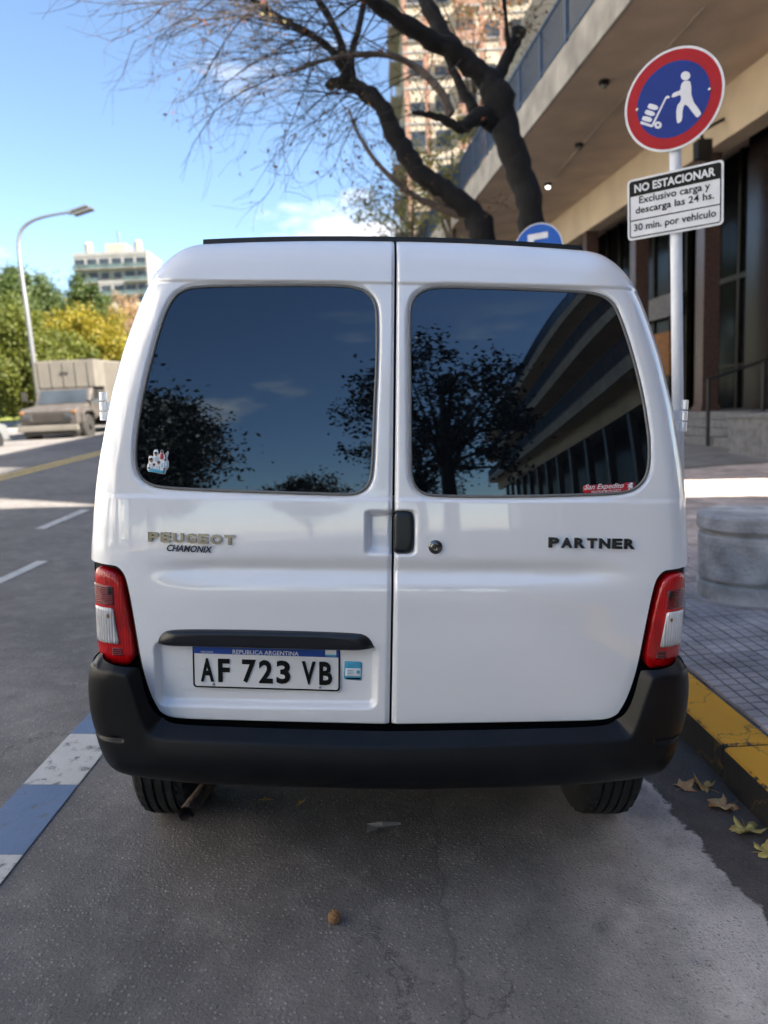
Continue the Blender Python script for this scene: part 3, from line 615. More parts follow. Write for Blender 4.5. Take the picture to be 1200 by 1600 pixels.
# tail lights
LENS = [(148,884.5),(171,886),(183,890),(191,899),(195.5,913),(200,932),(207.5,971),(217,1034),(186,1032.5),(161,1029),(157,1024),(153,998),(150,942)]
CLR = [(153.5,943),(183,945.5),(192.5,1000),(155.5,996.5)]
def LX(pts, ex=0): P = vp(pts, ex); P[:, 0] = -np.abs(P[:, 0]); return P
lens = resample(chaikin(LX(LENS, .03), 2), 90, True); clr = LX(CLR, .03)
dk1 = LX([(150.5,908),(183,912),(184.5,941),(152.5,938)], .03); dk2 = LX([(182,1006),(196,1007),(199,1018),(183,1017)], .03)
bow_t = -(np.abs(OH[:, 0]))
for s_, nm in ((-1, 'left'), (1, 'right')):
    q = lambda P: P*np.array([-s_, 1])
    lens_in = q(lens).copy()
    hw = np.interp(lens_in[:, 1], OH[:115, 1], OH[:115, 0]); lens_in[:, 0] = np.clip(lens_in[:, 0], -hw+.0005, hw-.0005)
    tl = patch(lens_in, 'tail_light', 'red', van, -.004, 12, .004, .05)
    for nm2, pl, mm, of in (('reversing_lens', clr, 'clear', -.0075), ('brake_lens', dk1, 'darkred', -.0062), ('reflector', dk2, 'darkred', -.0064)):
        pl2 = resample(q(pl), 40, True); hw = np.interp(pl2[:, 1], OH[:115, 1], OH[:115, 0]); pl2[:, 0] = np.clip(pl2[:, 0], -hw+.003, hw-.003); patch(pl2, nm2, mm, tl, of, 6, 0, .004)
    # dark glimpses of bulbs behind the lens
    cc = q(LX([(178, 918)], .03))[0]; a = np.linspace(0, 2*pi, 17)[:-1]; patch(cc+np.stack([.006*np.cos(a), .011*np.sin(a)], 1), 'bulb_housing', 'black', tl, -.0078, 2, 0, .002)
    cc = q(LX([(176, 957)], .03))[0]; patch(cc+np.stack([.004*np.cos(a), .006*np.sin(a)], 1), 'bulb', 'orange', tl, -.0085, 2, 0, .002)
    # white quarter panel under and behind the light is covered by the lens; black seal along its inner edge
    sl_ = vp([(149,881.5),(172,883),(184,886),(193,893),(199,904),(204,928),(212,975),(221,1034),(224,1046)]); sl_[:, 0] = s_*np.abs(sl_[:, 0])
    sp = chaikin(sl_, 2, False); mb = MB(); mb.tube(list(van_pts(sp, surf(sp)+.006)), .0062, 6); mb.build('light_seal', 'black', van, True)

# bumper
def bz(px, py, e_=0.): return on_van(px, py, e_)
BO = np.array([bz(*p) for p in [(154,1019),(146,1026),(141,1036),(138,1049),(137.5,1074),(141,1107),(148,1131),(154,1154),(164,1179),(177,1195),(194,1204),(224,1210),(280,1215),(330,1218),(420,1221),(610,1224)]])
BO = chaikin(BO, 2, False); BO[:, 0] = -BO[:, 0]; BO[-1, 0] = 0
zhorn = BO[0][1]
BI = np.array([bz(*p, -.012) for p in [(154,1019),(160,1029),(190,1034),(219,1037),(223,1044),(231,1073),(239,1095),(250,1113.5),(265,1122.5),(290,1125.5),(400,1128.5),(606,1133.5)]]); BI = chaikin(BI, 2, False); BI[:, 0] = -BI[:, 0]; BI[-1, 0] = 0
BC = np.array([bz(*p, -.085) for p in [(139,1050),(147,1054),(188,1057),(195,1061),(200,1074),(222,1138),(229,1150),(245,1157),(300,1159),(400,1162),(606,1167)]]); BC = chaikin(BC, 2, False); BC[:, 0] = -BC[:, 0]; BC[-1, 0] = 0
BO, BI, BC = [P[np.argsort(-P[:, 0], kind='stable')] if False else P for P in (BO, BI, BC)]
xmax = BO[:, 0].max()
xs = np.r_[np.linspace(0, .60, 60), np.linspace(.60, xmax-.012, 90)[1:], xmax-.012*(1-np.linspace(0, 1, 16)[1:])**2]
im = np.argmax(BO[:, 0]); lowb, upb = BO[im:], BO[:im+1]
def fx(curve, x): i = np.argsort(curve[:, 0]); return np.interp(x, curve[i, 0], curve[i, 1])
zlo = fx(lowb, xs); zup = np.where(xs > upb[0][0], fx(upb, xs), fx(BI, xs)); zup = np.maximum(zup, zlo)
T_ = np.linspace(0, 1, 90); PX = np.repeat(xs[None], 90, 0); PZ = zlo[None]+(zup-zlo)[None]*T_[:, None]
half = np.stack([PX, PZ], -1)
full = np.concatenate([half[:, ::-1][:, :-1]*np.array([-1, 1]), half], 1); nb = full.shape[1]; P = full.reshape(-1, 2)
BOF = np.vstack([BO, BO[::-1][1:]*np.array([-1, 1])]); BCF = np.vstack([BC, BC[::-1][1:]*np.array([-1, 1])])
g = seg_dist(P, BOF, False); ax = np.abs(P[:, 0])
YBm = -.012+.05*(ax/.86)**2.4
RBm = .075; u = np.clip(RBm-g, 0, RBm); YBm = YBm+RBm-np.sqrt(np.maximum(RBm**2-u*u, 0))
dc = seg_dist(P, BCF, False)*np.where(P[:, 1] > fx(BC, ax), 1, -1)
led = .5*(dc+np.sqrt(dc*dc+.0042**2)); YBm = YBm+np.minimum(1.25*led, .2)
YBm = YBm-.010*np.exp(-((dc+.05)/.05)**2)*sstep(.8, .6, ax)
zg = bz(148, 1136)[1]; YBm = YBm+.009*np.exp(-((P[:, 1]-zg)/.0055)**2)*sstep(.735, .745, ax)
BV = van_pts(P, YBm); FB = [(j*nb+i, j*nb+i+1, (j+1)*nb+i+1, (j+1)*nb+i) for j in range(89) for i in range(nb-1)]
bump_o = mesh_obj('bumper', BV, FB, 'bumper', van, True)
# bumper sides and underside running forward
ringO = van_pts(BOF, -.012+.05*(np.abs(BOF[:, 0])/.86)**2.4+RBm); mO = len(ringO)
v2 = np.vstack([ringO, ringO*np.array([1, 0, 1])+np.array([0, .16, .012]), ringO*np.array([.99, 0, 1])+np.array([0, .40, .03])])
mesh_obj('bumper_side', v2, [(k*mO+i, k*mO+i+1, (k+1)*mO+i+1, (k+1)*mO+i) for k in range(2) for i in range(mO-1)], 'bumper', van, True)
# wheels
def wheel(x, y, sgn):
    r, w = .298, .178
    t = mesh_obj('wheel', [], [], None, van) if False else None
    prof = []
    hw = w/2
    tread = [(-hw, r*.64), (-hw-.006, r*.80), (-hw+.004, r*.93), (-hw+.016, r*.985), (-hw+.030, r*.998)]
    gx = [-.045, -.015, .015, .045]
    mid = []
    for gq in gx: mid += [(gq-.005, r), (gq-.004, r-.009), (gq+.004, r-.009), (gq+.005, r)]
    prof = tread+mid+[(-a, b) for a, b in reversed(tread)]
    mb = MB(); nn = 72; k0 = 0
    for a, b in prof:
        for j in range(nn):
            tt = 2*pi*j/nn; rr = b-(.005 if abs(a) > .05 and b > r*.95 and j % 2 else 0); mb.v.append((x+a, y+rr*cos(tt), r-.008+rr*sin(tt)))
    for i in range(len(prof)-1):
        for j in range(nn): mb.f.append((i*nn+j, i*nn+(j+1) % nn, (i+1)*nn+(j+1) % nn, (i+1)*nn+j))
    tyre = mb.build('wheel', 'tyre', van)
    mb = MB(); mb.lathe([(.03, hw-.05), (.12, hw-.04), (.175, hw-.02), (.195, hw-.004), (.195, -hw+.01), (.05, -hw+.03)], 32, lambda a, b, c: (x+sgn*c, y+a, r-.008+b)); mb.build('rim', 'steel', tyre, True)
for x, y_ in ((-.715, .525), (.725, .525), (-.72, 3.28), (.72, 3.28)): wheel(x, y_, 1 if x > 0 else -1)
# exhaust
e0 = RV@at(290, 1272, 2.10); e1 = RV@at(327, 1224, 2.33); e2 = e1+np.array([.12, .35, .03])
d = e1-e0; mb = MB(); mb.tube([e0, e0+d*.5, e1, e2], .0225, 20, False); mb.tube([e0+d*.001, e0+d*.35], .0195, 20, False); o = mb.build('exhaust_pipe', 'rust', van, True)
mb = MB(); mb.tube([e0+d*.30, e0+d*.36], .0194, 20); mb.build('exhaust_bore', 'black', van)
# hinges
for s_ in (-1, 1):
    P1 = on_van(169, 612, .09) if s_ < 0 else on_van(1061, 624, .09); P2 = on_van(169, 658, .09) if s_ < 0 else on_van(1061, 675, .09)
    hx = ((abs(P1[0])+abs(P2[0]))/2+.012)*s_; zt, zb_ = P1[1], P2[1]; yv = float(Yp(hx, (zt+zb_)/2))+.085
    hg = None
    for k in range(3):
        a = zb_+(zt-zb_)*k/3+.0012; b = zb_+(zt-zb_)*(k+1)/3-.0012
        mb = MB(); mb.tube([(hx, yv, a), (hx, yv, b)], .0105, 14)
        if k == 1: mb.box((min(hx, hx-s_*.03), yv, a), (max(hx, hx-s_*.03), yv+.012, b))
        o = mb.build('door_hinge', 'carpaint', van) if hg is None else mb.build('knuckle', 'carpaint', hg); hg = hg or o; bevel(o, .002, 2)
# handle and lock
hp = np.array([on_van(609.5, 866), on_van(609.5, 798), on_van(640, 798), on_van(648, 806), on_van(648, 858), on_van(640, 866)]); hp = resample(chaikin(np.vstack([hp[:2], hp[2:]]), 2), 60, True); hp[:, 0] = np.maximum(hp[:, 0], .001)
patch(hp, 'door_handle', 'gloss_black', doors[1], -.004, 8, .008, .02)
lc = on_van(680, 854); mb = MB(); yl = float(door_skin(lc[None], 1)[0])
mb.lathe([(.0195, .0), (.0195, .003), (.0165, .0065), (.013, .0045), (.0125, .006), (.008, .0065), (.004, .005)], 32, lambda a, b, c: (lc[0]+a, yl-c, lc[1]+b)); lk = mb.build('door_lock', 'chrome', doors[1], True)
mb = MB(); mb.box((lc[0]-.0013, yl-.0078, lc[1]-.006), (lc[0]+.0013, yl-.006, lc[1]+.006)); 
mb.build('keyhole', 'black', doors[1])
# number plate bar, plate and stickers
bar = vp([(240,1013),(241,1004),(246,994),(256,988),(300,986.5),(420,988),(560,992.5),(575,997),(584,1007),(588,1021),(500,1019.5),(416,1017.5),(330,1015)], -.03)
barp = resample(chaikin(bar, 2), 110, True)
patch(barp, 'plate_light_bar', 'gloss_black', van, -.024, 12, .022, .045)
pc = (on_van(302, 1073)+on_van(532, 1022))/2
pl0, pl1 = on_van(302, 1074), on_van(531, 1083); ctr = np.array([(pl0[0]+pl1[0])/2, (pl0[1]+pl1[1])/2]); pw = pl1[0]-pl0[0]; ph = pw*.325; slope = (pl1[1]-pl0[1])/pw
pyy = float(Yp(ctr[0], ctr[1]))+.012
def PM(a, b, c): return (ctr[0]+a, pyy-c, ctr[1]+ph/2+b+slope*a)
def rrect(w, h, r, n=6):
    return [(sx*(w/2-r)+r*cos(t), sy*(h/2-r)+r*sin(t)) for sx, sy, t0 in ((1, 1, 0), (-1, 1, pi/2), (-1, -1, pi), (1, -1, 3*pi/2)) for t in np.linspace(t0, t0+pi/2, n)]
mb = MB(); mb.prism(rrect(pw, ph, .010), 0, .004, PM); plate = tag(mb.build('number_plate', 'signblack', van), 'white number plate with black characters and blue top band')
mb = MB(); mb.prism(rrect(pw-.010, ph-.010, .007), .002, .0048, PM); mb.build('plate_face', 'plate', plate)
mb = MB(); mb.prism([(-pw/2+.003, ph/2-.034), (pw/2-.003, ph/2-.034), (pw/2-.003, ph/2-.003), (-pw/2+.003, ph/2-.003)], .003, .0054, PM); mb.build('plate_band', 'plateblue', plate)
def put(v, f, M, name, m, parent): return mesh_obj(name, [M(*p) for p in v], f, m, parent)
def plate_text(body, cx, cy, w, h, z, name, m, off=.02, **kw):
    v, f = fit_text(body, w, h, offset=off, **kw); v[:, 0] += cx; v[:, 1] += cy; v[:, 2] = v[:, 2]*1+z; return put(v, f, PM, name, m, plate)
for ch, cx, w in (('A', -.163, .036), ('F', -.117, .032), ('7', -.048, .038), ('2', -.002, .038), ('3', .046, .038), ('V', .116, .038), ('B', .163, .036)):
    plate_text(ch, cx*pw/.405, -.0145, w*pw/.405, .068, .006, 'plate_character', 'signblack', .030, extrude=.0012)
plate_text('REPUBLICA ARGENTINA', -.002, ph/2-.0262, .185, .0125, .0060, 'plate_country', 'whiteprint', .012)
plate_text('MERCOSUR', -.166, ph/2-.029, .035, .0052, .0060, 'plate_caption', 'whiteprint', .0)
mb = MB(); mb.prism([(.165, ph/2-.031), (.196, ph/2-.031), (.196, ph/2-.012), (.165, ph/2-.012)], .004, .0058, PM); mb.build('plate_flag', 'whiteprint', plate)
mb = MB(); mb.prism([(.165, ph/2-.031), (.196, ph/2-.031), (.196, ph/2-.026), (.165, ph/2-.026)], .004, .0062, PM); mb.build('flag_stripe', 'stickerblue', plate)
for (a, b) in ((-.15, -.056), (.15, -.056)):
    mb = MB(); mb.lathe([(.004, 0), (.004, .006), (.002, .0075)], 12, lambda x, y, z, a=a, b=b: PM(a+x, b+y, z)); mb.build('plate_screw', 'steel', plate)
def skin_text(body, cx, cz, w, h, m, name, parent, sd_=None, slope=0, lift=.003, **kw):
    v, f = fit_text(body, w, h, **kw); P = np.stack([cx+v[:, 0], cz+v[:, 1]+slope*v[:, 0]], 1); Y = door_skin(P, -1 if cx < 0 else 1)-lift-v[:, 2]
    return mesh_obj(name, van_pts(P, Y), f, m, parent)
def badge(body, pl_, pr_, hpx, m, name, parent, **kw):
    a, b = on_van(*pl_), on_van(*pr_); c = (a+b)/2; return skin_text(body, c[0], c[1], b[0]-a[0], hpx/545., m, name, parent, slope=(b[1]-a[1])/(b[0]-a[0]), **kw)
def badge_letters(body, pl_, pr_, hpx, parent, widths):
    a, b = on_van(*pl_), on_van(*pr_); tot = sum(widths)+.17*(len(widths)-1); sc = (b[0]-a[0])/tot; x = a[0]; sl2 = (b[1]-a[1])/(b[0]-a[0])
    for ch, w in zip(body, widths):
        v, f = fit_text(ch, w*sc, hpx/545., offset=.048, extrude=.003); cx = x+w*sc/2; cz = a[1]+sl2*(cx-a[0])
        P = np.stack([cx+v[:, 0], cz+v[:, 1]+sl2*v[:, 0]], 1); Y = door_skin(P, -1 if cx < 0 else 1)-.0032-v[:, 2]; o = mesh_obj('badge_letter', van_pts(P, Y), f, 'chrome', parent); bevel(o, .0012, 2, 50); x += (w+.17)*sc
badge_letters('PEUGEOT', (233, 837.5), (368, 843), 14.5, doors[-1], [1, .95, 1, 1, .95, 1.12, .98])
badge_letters('PARTNER', (855.5, 846.5), (990, 849), 15.5, doors[1], [1, 1.05, 1, .95, 1.05, .95, 1])
badge('CHAMONIX', (262, 855), (333, 858), 10, 'darktext', 'trim_badge', doors[-1], shear=.30, offset=.02, extrude=.0005)
# small blue service sticker beside the plate
def spatch(px, name, m, parent, off=-.002, skin=None, n=24):
    pl_ = resample(vp(px), n, True); return patch(pl_, name, m, parent, off, 3, 0, .001, skin or surf)
dskin = lambda P: door_skin(P, -1)
st = spatch([(538,1036),(566,1037),(565,1067),(537,1065)], 'service_sticker', 'stickerblue', doors[-1], -.001, dskin)
spatch([(539.5,1047),(564,1047.5),(563.5,1060),(539,1059)], 'sticker_panel', 'whiteprint', doors[-1], -.0018, dskin)
spatch([(540,1062),(563,1062.5),(563,1065),(540,1064)], 'sticker_line', 'signblack', doors[-1], -.0018, dskin)
a = np.linspace(0, 2*pi, 13)[:-1]; spatch([(559.5+3*cos(t), 1053+3*sin(t)) for t in a], 'sticker_dot', 'stickerblue', doors[-1], -.0026, dskin)
for k in range(3): spatch([(541, 1050+k*2.6), (553, 1050.3+k*2.6), (553, 1051+k*2.6), (541, 1050.8+k*2.6)], 'sticker_text_line', 'stickerblue', doors[-1], -.0026, dskin, 8)
# sticker on the left window: a group of figures in pale blue and white shirts
gsk = lambda P: Yp(P[:, 0], P[:, 1])+.0045
def wpatch(px, name, m, off=-.0012, sd_=-1, n=24): return patch(resample(vp(px), n, True), name, m, doors[sd_], off, 3, 0, .0008, gsk)
Z7 = lambda pts: [(210+x/15, 680+y/15) for x, y in pts]
wpatch(Z7([(290,800),(295,690),(330,640),(320,520),(350,480),(440,500),(440,380),(470,335),(540,335),(560,460),(590,440),(610,345),(665,350),(680,450),(740,470),(770,370),(800,400),(760,560),(800,620),(800,760),(740,830),(710,915),(600,905),(450,870),(310,855)]), 'figure_sticker', 'whiteprint', -.0010, n=70)
wpatch(Z7([(310,830),(360,780),(450,790),(600,830),(720,820),(700,900),(600,895),(450,865),(320,850)]), 'sticker_base', 'stickerblue', -.0018)
for (x, y, r, c) in ((380,590,55,'skin'),(495,440,48,'skin'),(635,395,38,'skin'),(560,650,42,'skin'),(715,590,32,'skin'),(450,700,36,'skin')):
    wpatch(Z7([(x+r*.8*cos(t), y+r*sin(t)) for t in a]), 'sticker_face', c, -.0019, n=16)
    wpatch(Z7([(x+r*.8*cos(t), y-r*.55+r*.5*sin(t)) for t in a]), 'sticker_hair', 'darktext', -.0023, n=14)
for (x, y, w, h, c) in ((500,560,16,110,'stickerpale'),(545,560,16,90,'stickerpale'),(350,730,18,120,'stickerpale'),(410,760,16,90,'stickerpale'),(640,700,20,110,'stickerpale'),(700,700,20,130,'stickerpale'),(755,700,18,120,'stickerpale'),(520,780,18,90,'stickerpale'),(575,770,18,90,'stickerpale'),(635,500,70,130,'stickerred'),(725,510,22,130,'darktext'),(335,770,40,40,'darktext'),(690,790,40,40,'darktext')):
    wpatch(Z7([(x-w/2, y-h/2), (x+w/2, y-h/2), (x+w/2, y+h/2), (x-w/2, y+h/2)]), 'sticker_shirt', c, -.0021, n=12)
# red strip sticker on the right window
Z8 = lambda pts: [(890+x/9.23, 735+y/9.23) for x, y in pts]
wpatch(Z8([(200,250),(215,215),(790,200),(800,180),(940,170),(970,220),(940,290),(890,305),(600,330),(280,345),(200,320)]), 'red_sticker', 'stickerred', -.0012, 1, 60)
def wtext(body, pl_, pr_, hpx, m, name, **kw):
    a_, b_ = on_van(*pl_), on_van(*pr_); c_ = (a_+b_)/2; v, f = fit_text(body, b_[0]-a_[0], hpx/545., **kw); sl3 = (b_[1]-a_[1])/(b_[0]-a_[0])
    P = np.stack([c_[0]+v[:, 0], c_[1]+v[:, 1]+sl3*v[:, 0]], 1); return mesh_obj(name, van_pts(P, gsk(P)-.0026-v[:, 2]), f, m, doors[1])
wtext('San Expedito', (913.6, 762.6), (975, 759.5), 10, 'whiteprint', 'sticker_writing', shear=.35, offset=.012)
wtext('PROTEGE MI PEUGEOT', (924.5, 769.2), (971, 766.2), 3.6, 'whiteprint', 'sticker_small_writing', shear=.1, offset=.01)
wpatch(Z8([(895,175),(918,180),(922,205),(905,215),(925,235),(910,250),(925,275),(900,275),(888,252),(872,260),(875,282),(845,280),(862,262),(868,240),(832,250),(862,222),(830,200),(868,208),(875,185)]), 'sticker_emblem', 'whiteprint', -.0022, 1, 60)

# ------------------------------------------------------------------ things on the ground
def leaf(px, py, size, rot, m, label, curl=.25, red=False):
    size *= 1.08; p = on_road(px, py); n = 5; pts = []
    lob = [(-2.3, .70), (-1.15, .90), (0, 1.0), (1.15, .86), (2.3, .66)]
    out_ = []
    for i, (a_, r_) in enumerate(lob):
        out_ += [(a_-.36, r_*.66), (a_-.20, r_*.84), (a_, r_*1.02), (a_+.20, r_*.80), (a_+.36, r_*.68)]
        if i < 4: out_.append((a_+.575, .54))
    ring = [(size*r_*sin(a_)*random.uniform(.9, 1.1), size*r_*cos(a_)*random.uniform(.9, 1.1)) for a_, r_ in out_]
    ring = [(-.02*size, -.12*size)]*0+ring+[(0, -.10*size)]
    V = [(0, 0, 0)]+[(x*.5, y_*.5, 0) for x, y_ in ring]+[(x, y_, 0) for x, y_ in ring]; m_ = len(ring)
    ph = random.uniform(0, 6)
    V = [(x, y_, size*(.06+curl*(x*x+y_*y_)/size**2*(.55+.75*sin(2*atan2(y_, x)+ph)+.4*sin(5*atan2(y_, x)))+.07*sin(9*x/size+ph))) for x, y_, z in V]
    F = [(0, 1+i, 1+(i+1) % m_) for i in range(m_)]+[(1+i, 1+m_+i, 1+m_+(i+1) % m_, 1+(i+1) % m_) for i in range(m_)]
    root = empty('fallen_leaf', p, label, 'leaf', 'dry leaves in the gutter'); root.rotation_euler = (0, TH, rot)
    o = mesh_obj('blade', V, F, m, root, True); md = o.modifiers.new('solid', 'SOLIDIFY'); md.thickness = .0008
    mb = MB(); mb.tube([(0, 0, size*.05), (size*.02, -size*.4, size*.05), (size*.10, -size*.95, size*.02)], [.0012, .001, .0009], 5); mb.build('stalk', 'fallen', root)
leaf(1068, 1231, .048, -1.2, 'fallenred', 'small orange dry leaf nearest the right rear tyre', .3)
leaf(1102, 1231, .050, .6, 'fallen', 'crumpled brown dry leaf beside the dark kerb face', .75)
leaf(1132, 1260, .066, 1.9, 'fallenred', 'tan leaf with a reddish lobe in the gutter', .3)
leaf(1164, 1297, .068, 2.7, 'fallenyellow', 'large olive yellow curled leaf in the gutter', .4)
leaf(1196, 1334, .055, -1.9, 'fallenyellow', 'yellow leaf cut by the right picture edge', .3)
p = on_road(523, 1441); v, f = ico(.0155, 4); v = [Vector(q)*(1+.16*((i*7919) % 13 > 6)) for i, q in enumerate(v)]
o = mesh_obj('seed_ball', v, f, 'seed'); o.location = (p[0], p[1], p[2]+.0165); tag(o, 'brown spiky plane tree seed ball on the asphalt behind the van', 'seed ball')
p = on_road(598, 1293)
mb = MB(); mb.tube([(-.05, .01, .006), (.0, .0, .012), (.06, .008, .007)], [.006, .010, .004], 6); mb.add([(-.055, -.03, .003), (-.02, -.035, .012), (-.015, -.005, .004), (-.05, .0, .014)], [(0, 1, 2, 3)])
o = mb.build('litter', 'rubber'); o.location = p; tag(o, 'scrap of grey litter on the road in the van shadow', 'litter')
for i, (px, py, lb) in enumerate(((415, 1252, 'pale fallen leaf right of the exhaust pipe under the van'), (470, 1256, 'long pale fallen leaf in the dark under the van'))):
    p = on_road(px, py); mb = MB(); mb.add([(-.03, 0, .004), (0, -.012, .010), (.03, 0, .005), (0, .012, .008)], [(0, 1, 2, 3)]); o = mb.build('fallen_leaf', 'fallen'); o.location = p; o.rotation_euler = (0, TH, i); tag(o, lb, 'leaf', 'dry leaves in the gutter')

# concrete bollard
bc = on_walk(1187, 968); bc = np.array([bc[0]+.20, bc[1]+.50, 0]); bc[2] = float(walk_z(bc[0], bc[1]))
bol = empty('concrete_bollard', bc, 'squat round concrete bollard with grooved bands on the tiled pavement', 'bollard'); bol.scale = (1, 1, 1.13)
RBL = .31
MB().lathe([(RBL*.985, -.03), (RBL*1.0, .0), (RBL*1.0, .085), (RBL*.985, .098), (RBL*.92, .102)], 72).build('base_band', 'concrete', bol, False)
MB().lathe([(RBL*.915, .096), (RBL*.915, .112), (RBL*.975, .118), (RBL*.985, .126), (RBL*.985, .355), (RBL*.97, .366), (RBL*.90, .370), (RBL*.90, .40)], 72).build('drum', 'concrete', bol)
MB().lathe([(RBL*.89, .389), (RBL*1.0, .393), (RBL*1.02, .402), (RBL*1.02, .462), (RBL*.99, .476), (RBL*.6, .480), (.01, .482)], 72).build('cap', 'concrete', bol)
MB().lathe([(RBL*1.12, -.03), (RBL*1.10, .002), (RBL*.9, .006)], 48).build('mortar_bed', 'tile', bol)

# traffic signs
def sign_frame(center, yaw, lean=0.):
    r = np.array([cos(yaw), sin(yaw), 0]); l_ = np.array([sin(lean), 0, cos(lean)]); nrm = np.cross(r, l_)     # pointing away from... front is -nrm x
    return lambda a, b, c: tuple(np.array(center)+r*a+l_*b+nrm*c)
PYAW = radians(-37.7)
PB_ = np.array([1.735, 2.235]); zb_ = float(walk_z(*PB_)); ptop = 3.05
post = empty('sign_post', (PB_[0], PB_[1], zb_), 'white pole with round hand truck loading sign and no parking panel', 'sign post')
def L2(fn): return lambda a, b, c: tuple(np.array(fn(a, b, c))-np.array([PB_[0], PB_[1], zb_]))
lean = -.020
axis = lambda z: np.array([PB_[0]+(z-2.4)*lean, PB_[1], z])
mb = MB(); mb.tube([axis(zb_-.05)-np.array([PB_[0], PB_[1], zb_]), axis(ptop)-np.array([PB_[0], PB_[1], zb_])], .031, 24); mb.build('pole', 'pole', post, True)
fo = np.array([sin(PYAW), -cos(PYAW), 0])*.036
PMs = L2(sign_frame(axis(2.418)+fo, PYAW, -.012))
PWd, PHt = .500, .325
mb = MB(); mb.prism(rrect(PWd, PHt, .022), 0, .004, PMs); pan = tag(mb.build('sign_panel', 'signwhite', post), 'white panel with black heading and black lettering')
def frame_ring(w, h, r, t, z0, z1, M, name, m, par):
    a_, b_ = rrect(w, h, r), rrect(w-2*t, h-2*t, max(r-t, .004)); n_ = len(a_); v = [M(*p, z1) for p in a_]+[M(*p, z1) for p in b_]
    return mesh_obj(name, v, [(i, (i+1) % n_, n_+(i+1) % n_, n_+i) for i in range(n_)], m, par)
frame_ring(PWd-.022, PHt-.022, .016, .006, .004, .0055, PMs, 'panel_border', 'signblack', pan)
mb = MB(); mb.prism([(-PWd/2+.012, PHt/2-.092), (PWd/2-.012, PHt/2-.092), (PWd/2-.012, PHt/2-.020), (PWd/2-.02, PHt/2-.012), (-PWd/2+.02, PHt/2-.012), (-PWd/2+.012, PHt/2-.020)], .004, .0052, PMs); mb.build('panel_heading', 'signblack', pan)
mb = MB(); mb.prism([(-PWd/2+.012, -PHt/2+.101), (PWd/2-.012, -PHt/2+.101), (PWd/2-.012, -PHt/2+.107), (-PWd/2+.012, -PHt/2+.107)], .004, .0052, PMs); mb.build('panel_rule', 'signblack', pan)
def sign_text(body, cx, cy, w, h, m, z, M, par, name='panel_writing', off=.015):
    v, f = fit_text(body, w, h, offset=off); v[:, 0] += cx; v[:, 1] += cy; v[:, 2] = z; return put(v, f, M, name, m, par)
sign_text('NO ESTACIONAR', 0, PHt/2-.052, .42, .044, 'signwhite', .0064, PMs, pan, off=.03)
sign_text('Exclusivo carga y', .0, .040, .37, .050, 'signblack', .0064, PMs, pan)
sign_text('descarga las 24 hs.', .0, -.012, .41, .048, 'signblack', .0064, PMs, pan)
sign_text('30 min. por vehículo', .0, -.103, .43, .050, 'signblack', .0064, PMs, pan)
# round sign
cdz = 2.937; DC = axis(cdz)+fo
ca = lambda a_: a_
DMs = L2(sign_frame(DC, PYAW, -.012)); DR = .256
def disc(r, z0, z1, M, name, m, par, n_=64):
    mb = MB(); mb.prism([(r*cos(2*pi*i/n_), r*sin(2*pi*i/n_)) for i in range(n_)], z0, z1, M); return mb.build(name, m, par)
ds = tag(disc(DR, 0, .004, DMs, 'sign_disc', 'signwhite', post), 'blue disc with red ring, white figure pushing a loaded hand truck')
disc(DR-.012, .003, .0052, DMs, 'red_ring', 'signred', ds); disc(DR*.735, .004, .0062, DMs, 'blue_field', 'signblue', ds)
sc_ = DR/490.                                       # pictogram drawn in zoomed photo units round (583, 620), sheared back upright
def PG(pts): return [((x-583)*1.10*sc_, (-(y-620)-(x-583)*.27)*.98*sc_) for x, y in pts]
def pict(pts, name, sm=0, z=.0068):
    q = PG(pts); q = [tuple(p) for p in (chaikin(q, sm) if sm else q)]; mb = MB(); mb.prism(q, .005, z, DMs); return mb.build(name, 'signwhite', ds)
pict([(697+41*cos(t), 395+43*sin(t)) for t in np.linspace(0, 2*pi, 25)[:-1]], 'figure_head')
pict([(655,480),(680,445),(720,440),(745,460),(748,620),(832,750),(828,775),(800,800),(785,790),(697,655),(672,710),(668,820),(640,852),(618,848),(615,690),(660,630),(655,572),(600,595),(572,598),(580,565),(605,548),(655,532)], 'figure_body', 1)
pict([(360,668),(375,645),(460,680),(440,722),(352,695)], 'carton', 1); pict([(335,722),(345,707),(428,738),(412,782),(325,752)], 'carton', 1); pict([(308,785),(318,768),(402,795),(384,842),(298,812)], 'carton', 1)
pict([(290,825),(300,826),(392,862),(520,590),(540,578),(558,590),(552,604),(528,604),(405,878),(392,886),(288,850)], 'hand_truck_frame')
pict([(450+34*cos(t), 866+36*sin(t)) for t in np.linspace(0, 2*pi, 25)[:-1]], 'hand_truck_wheel')
mb = MB(); mb.prism(PG([(450+12*cos(t), 866+13*sin(t)) for t in np.linspace(0, 2*pi, 17)[:-1]]), .006, .0074, DMs); mb.build('wheel_hub', 'signblue', ds)
for a_, b_ in ((-.185, .0), (.185, .0)):
    mb = MB(); mb.lathe([(.009, .004), (.009, .009), (.005, .013)], 14, lambda x, y_, z, a_=a_, b_=b_: DMs(a_+x, b_+y_, z)); mb.build('sign_bolt', 'steel', ds)
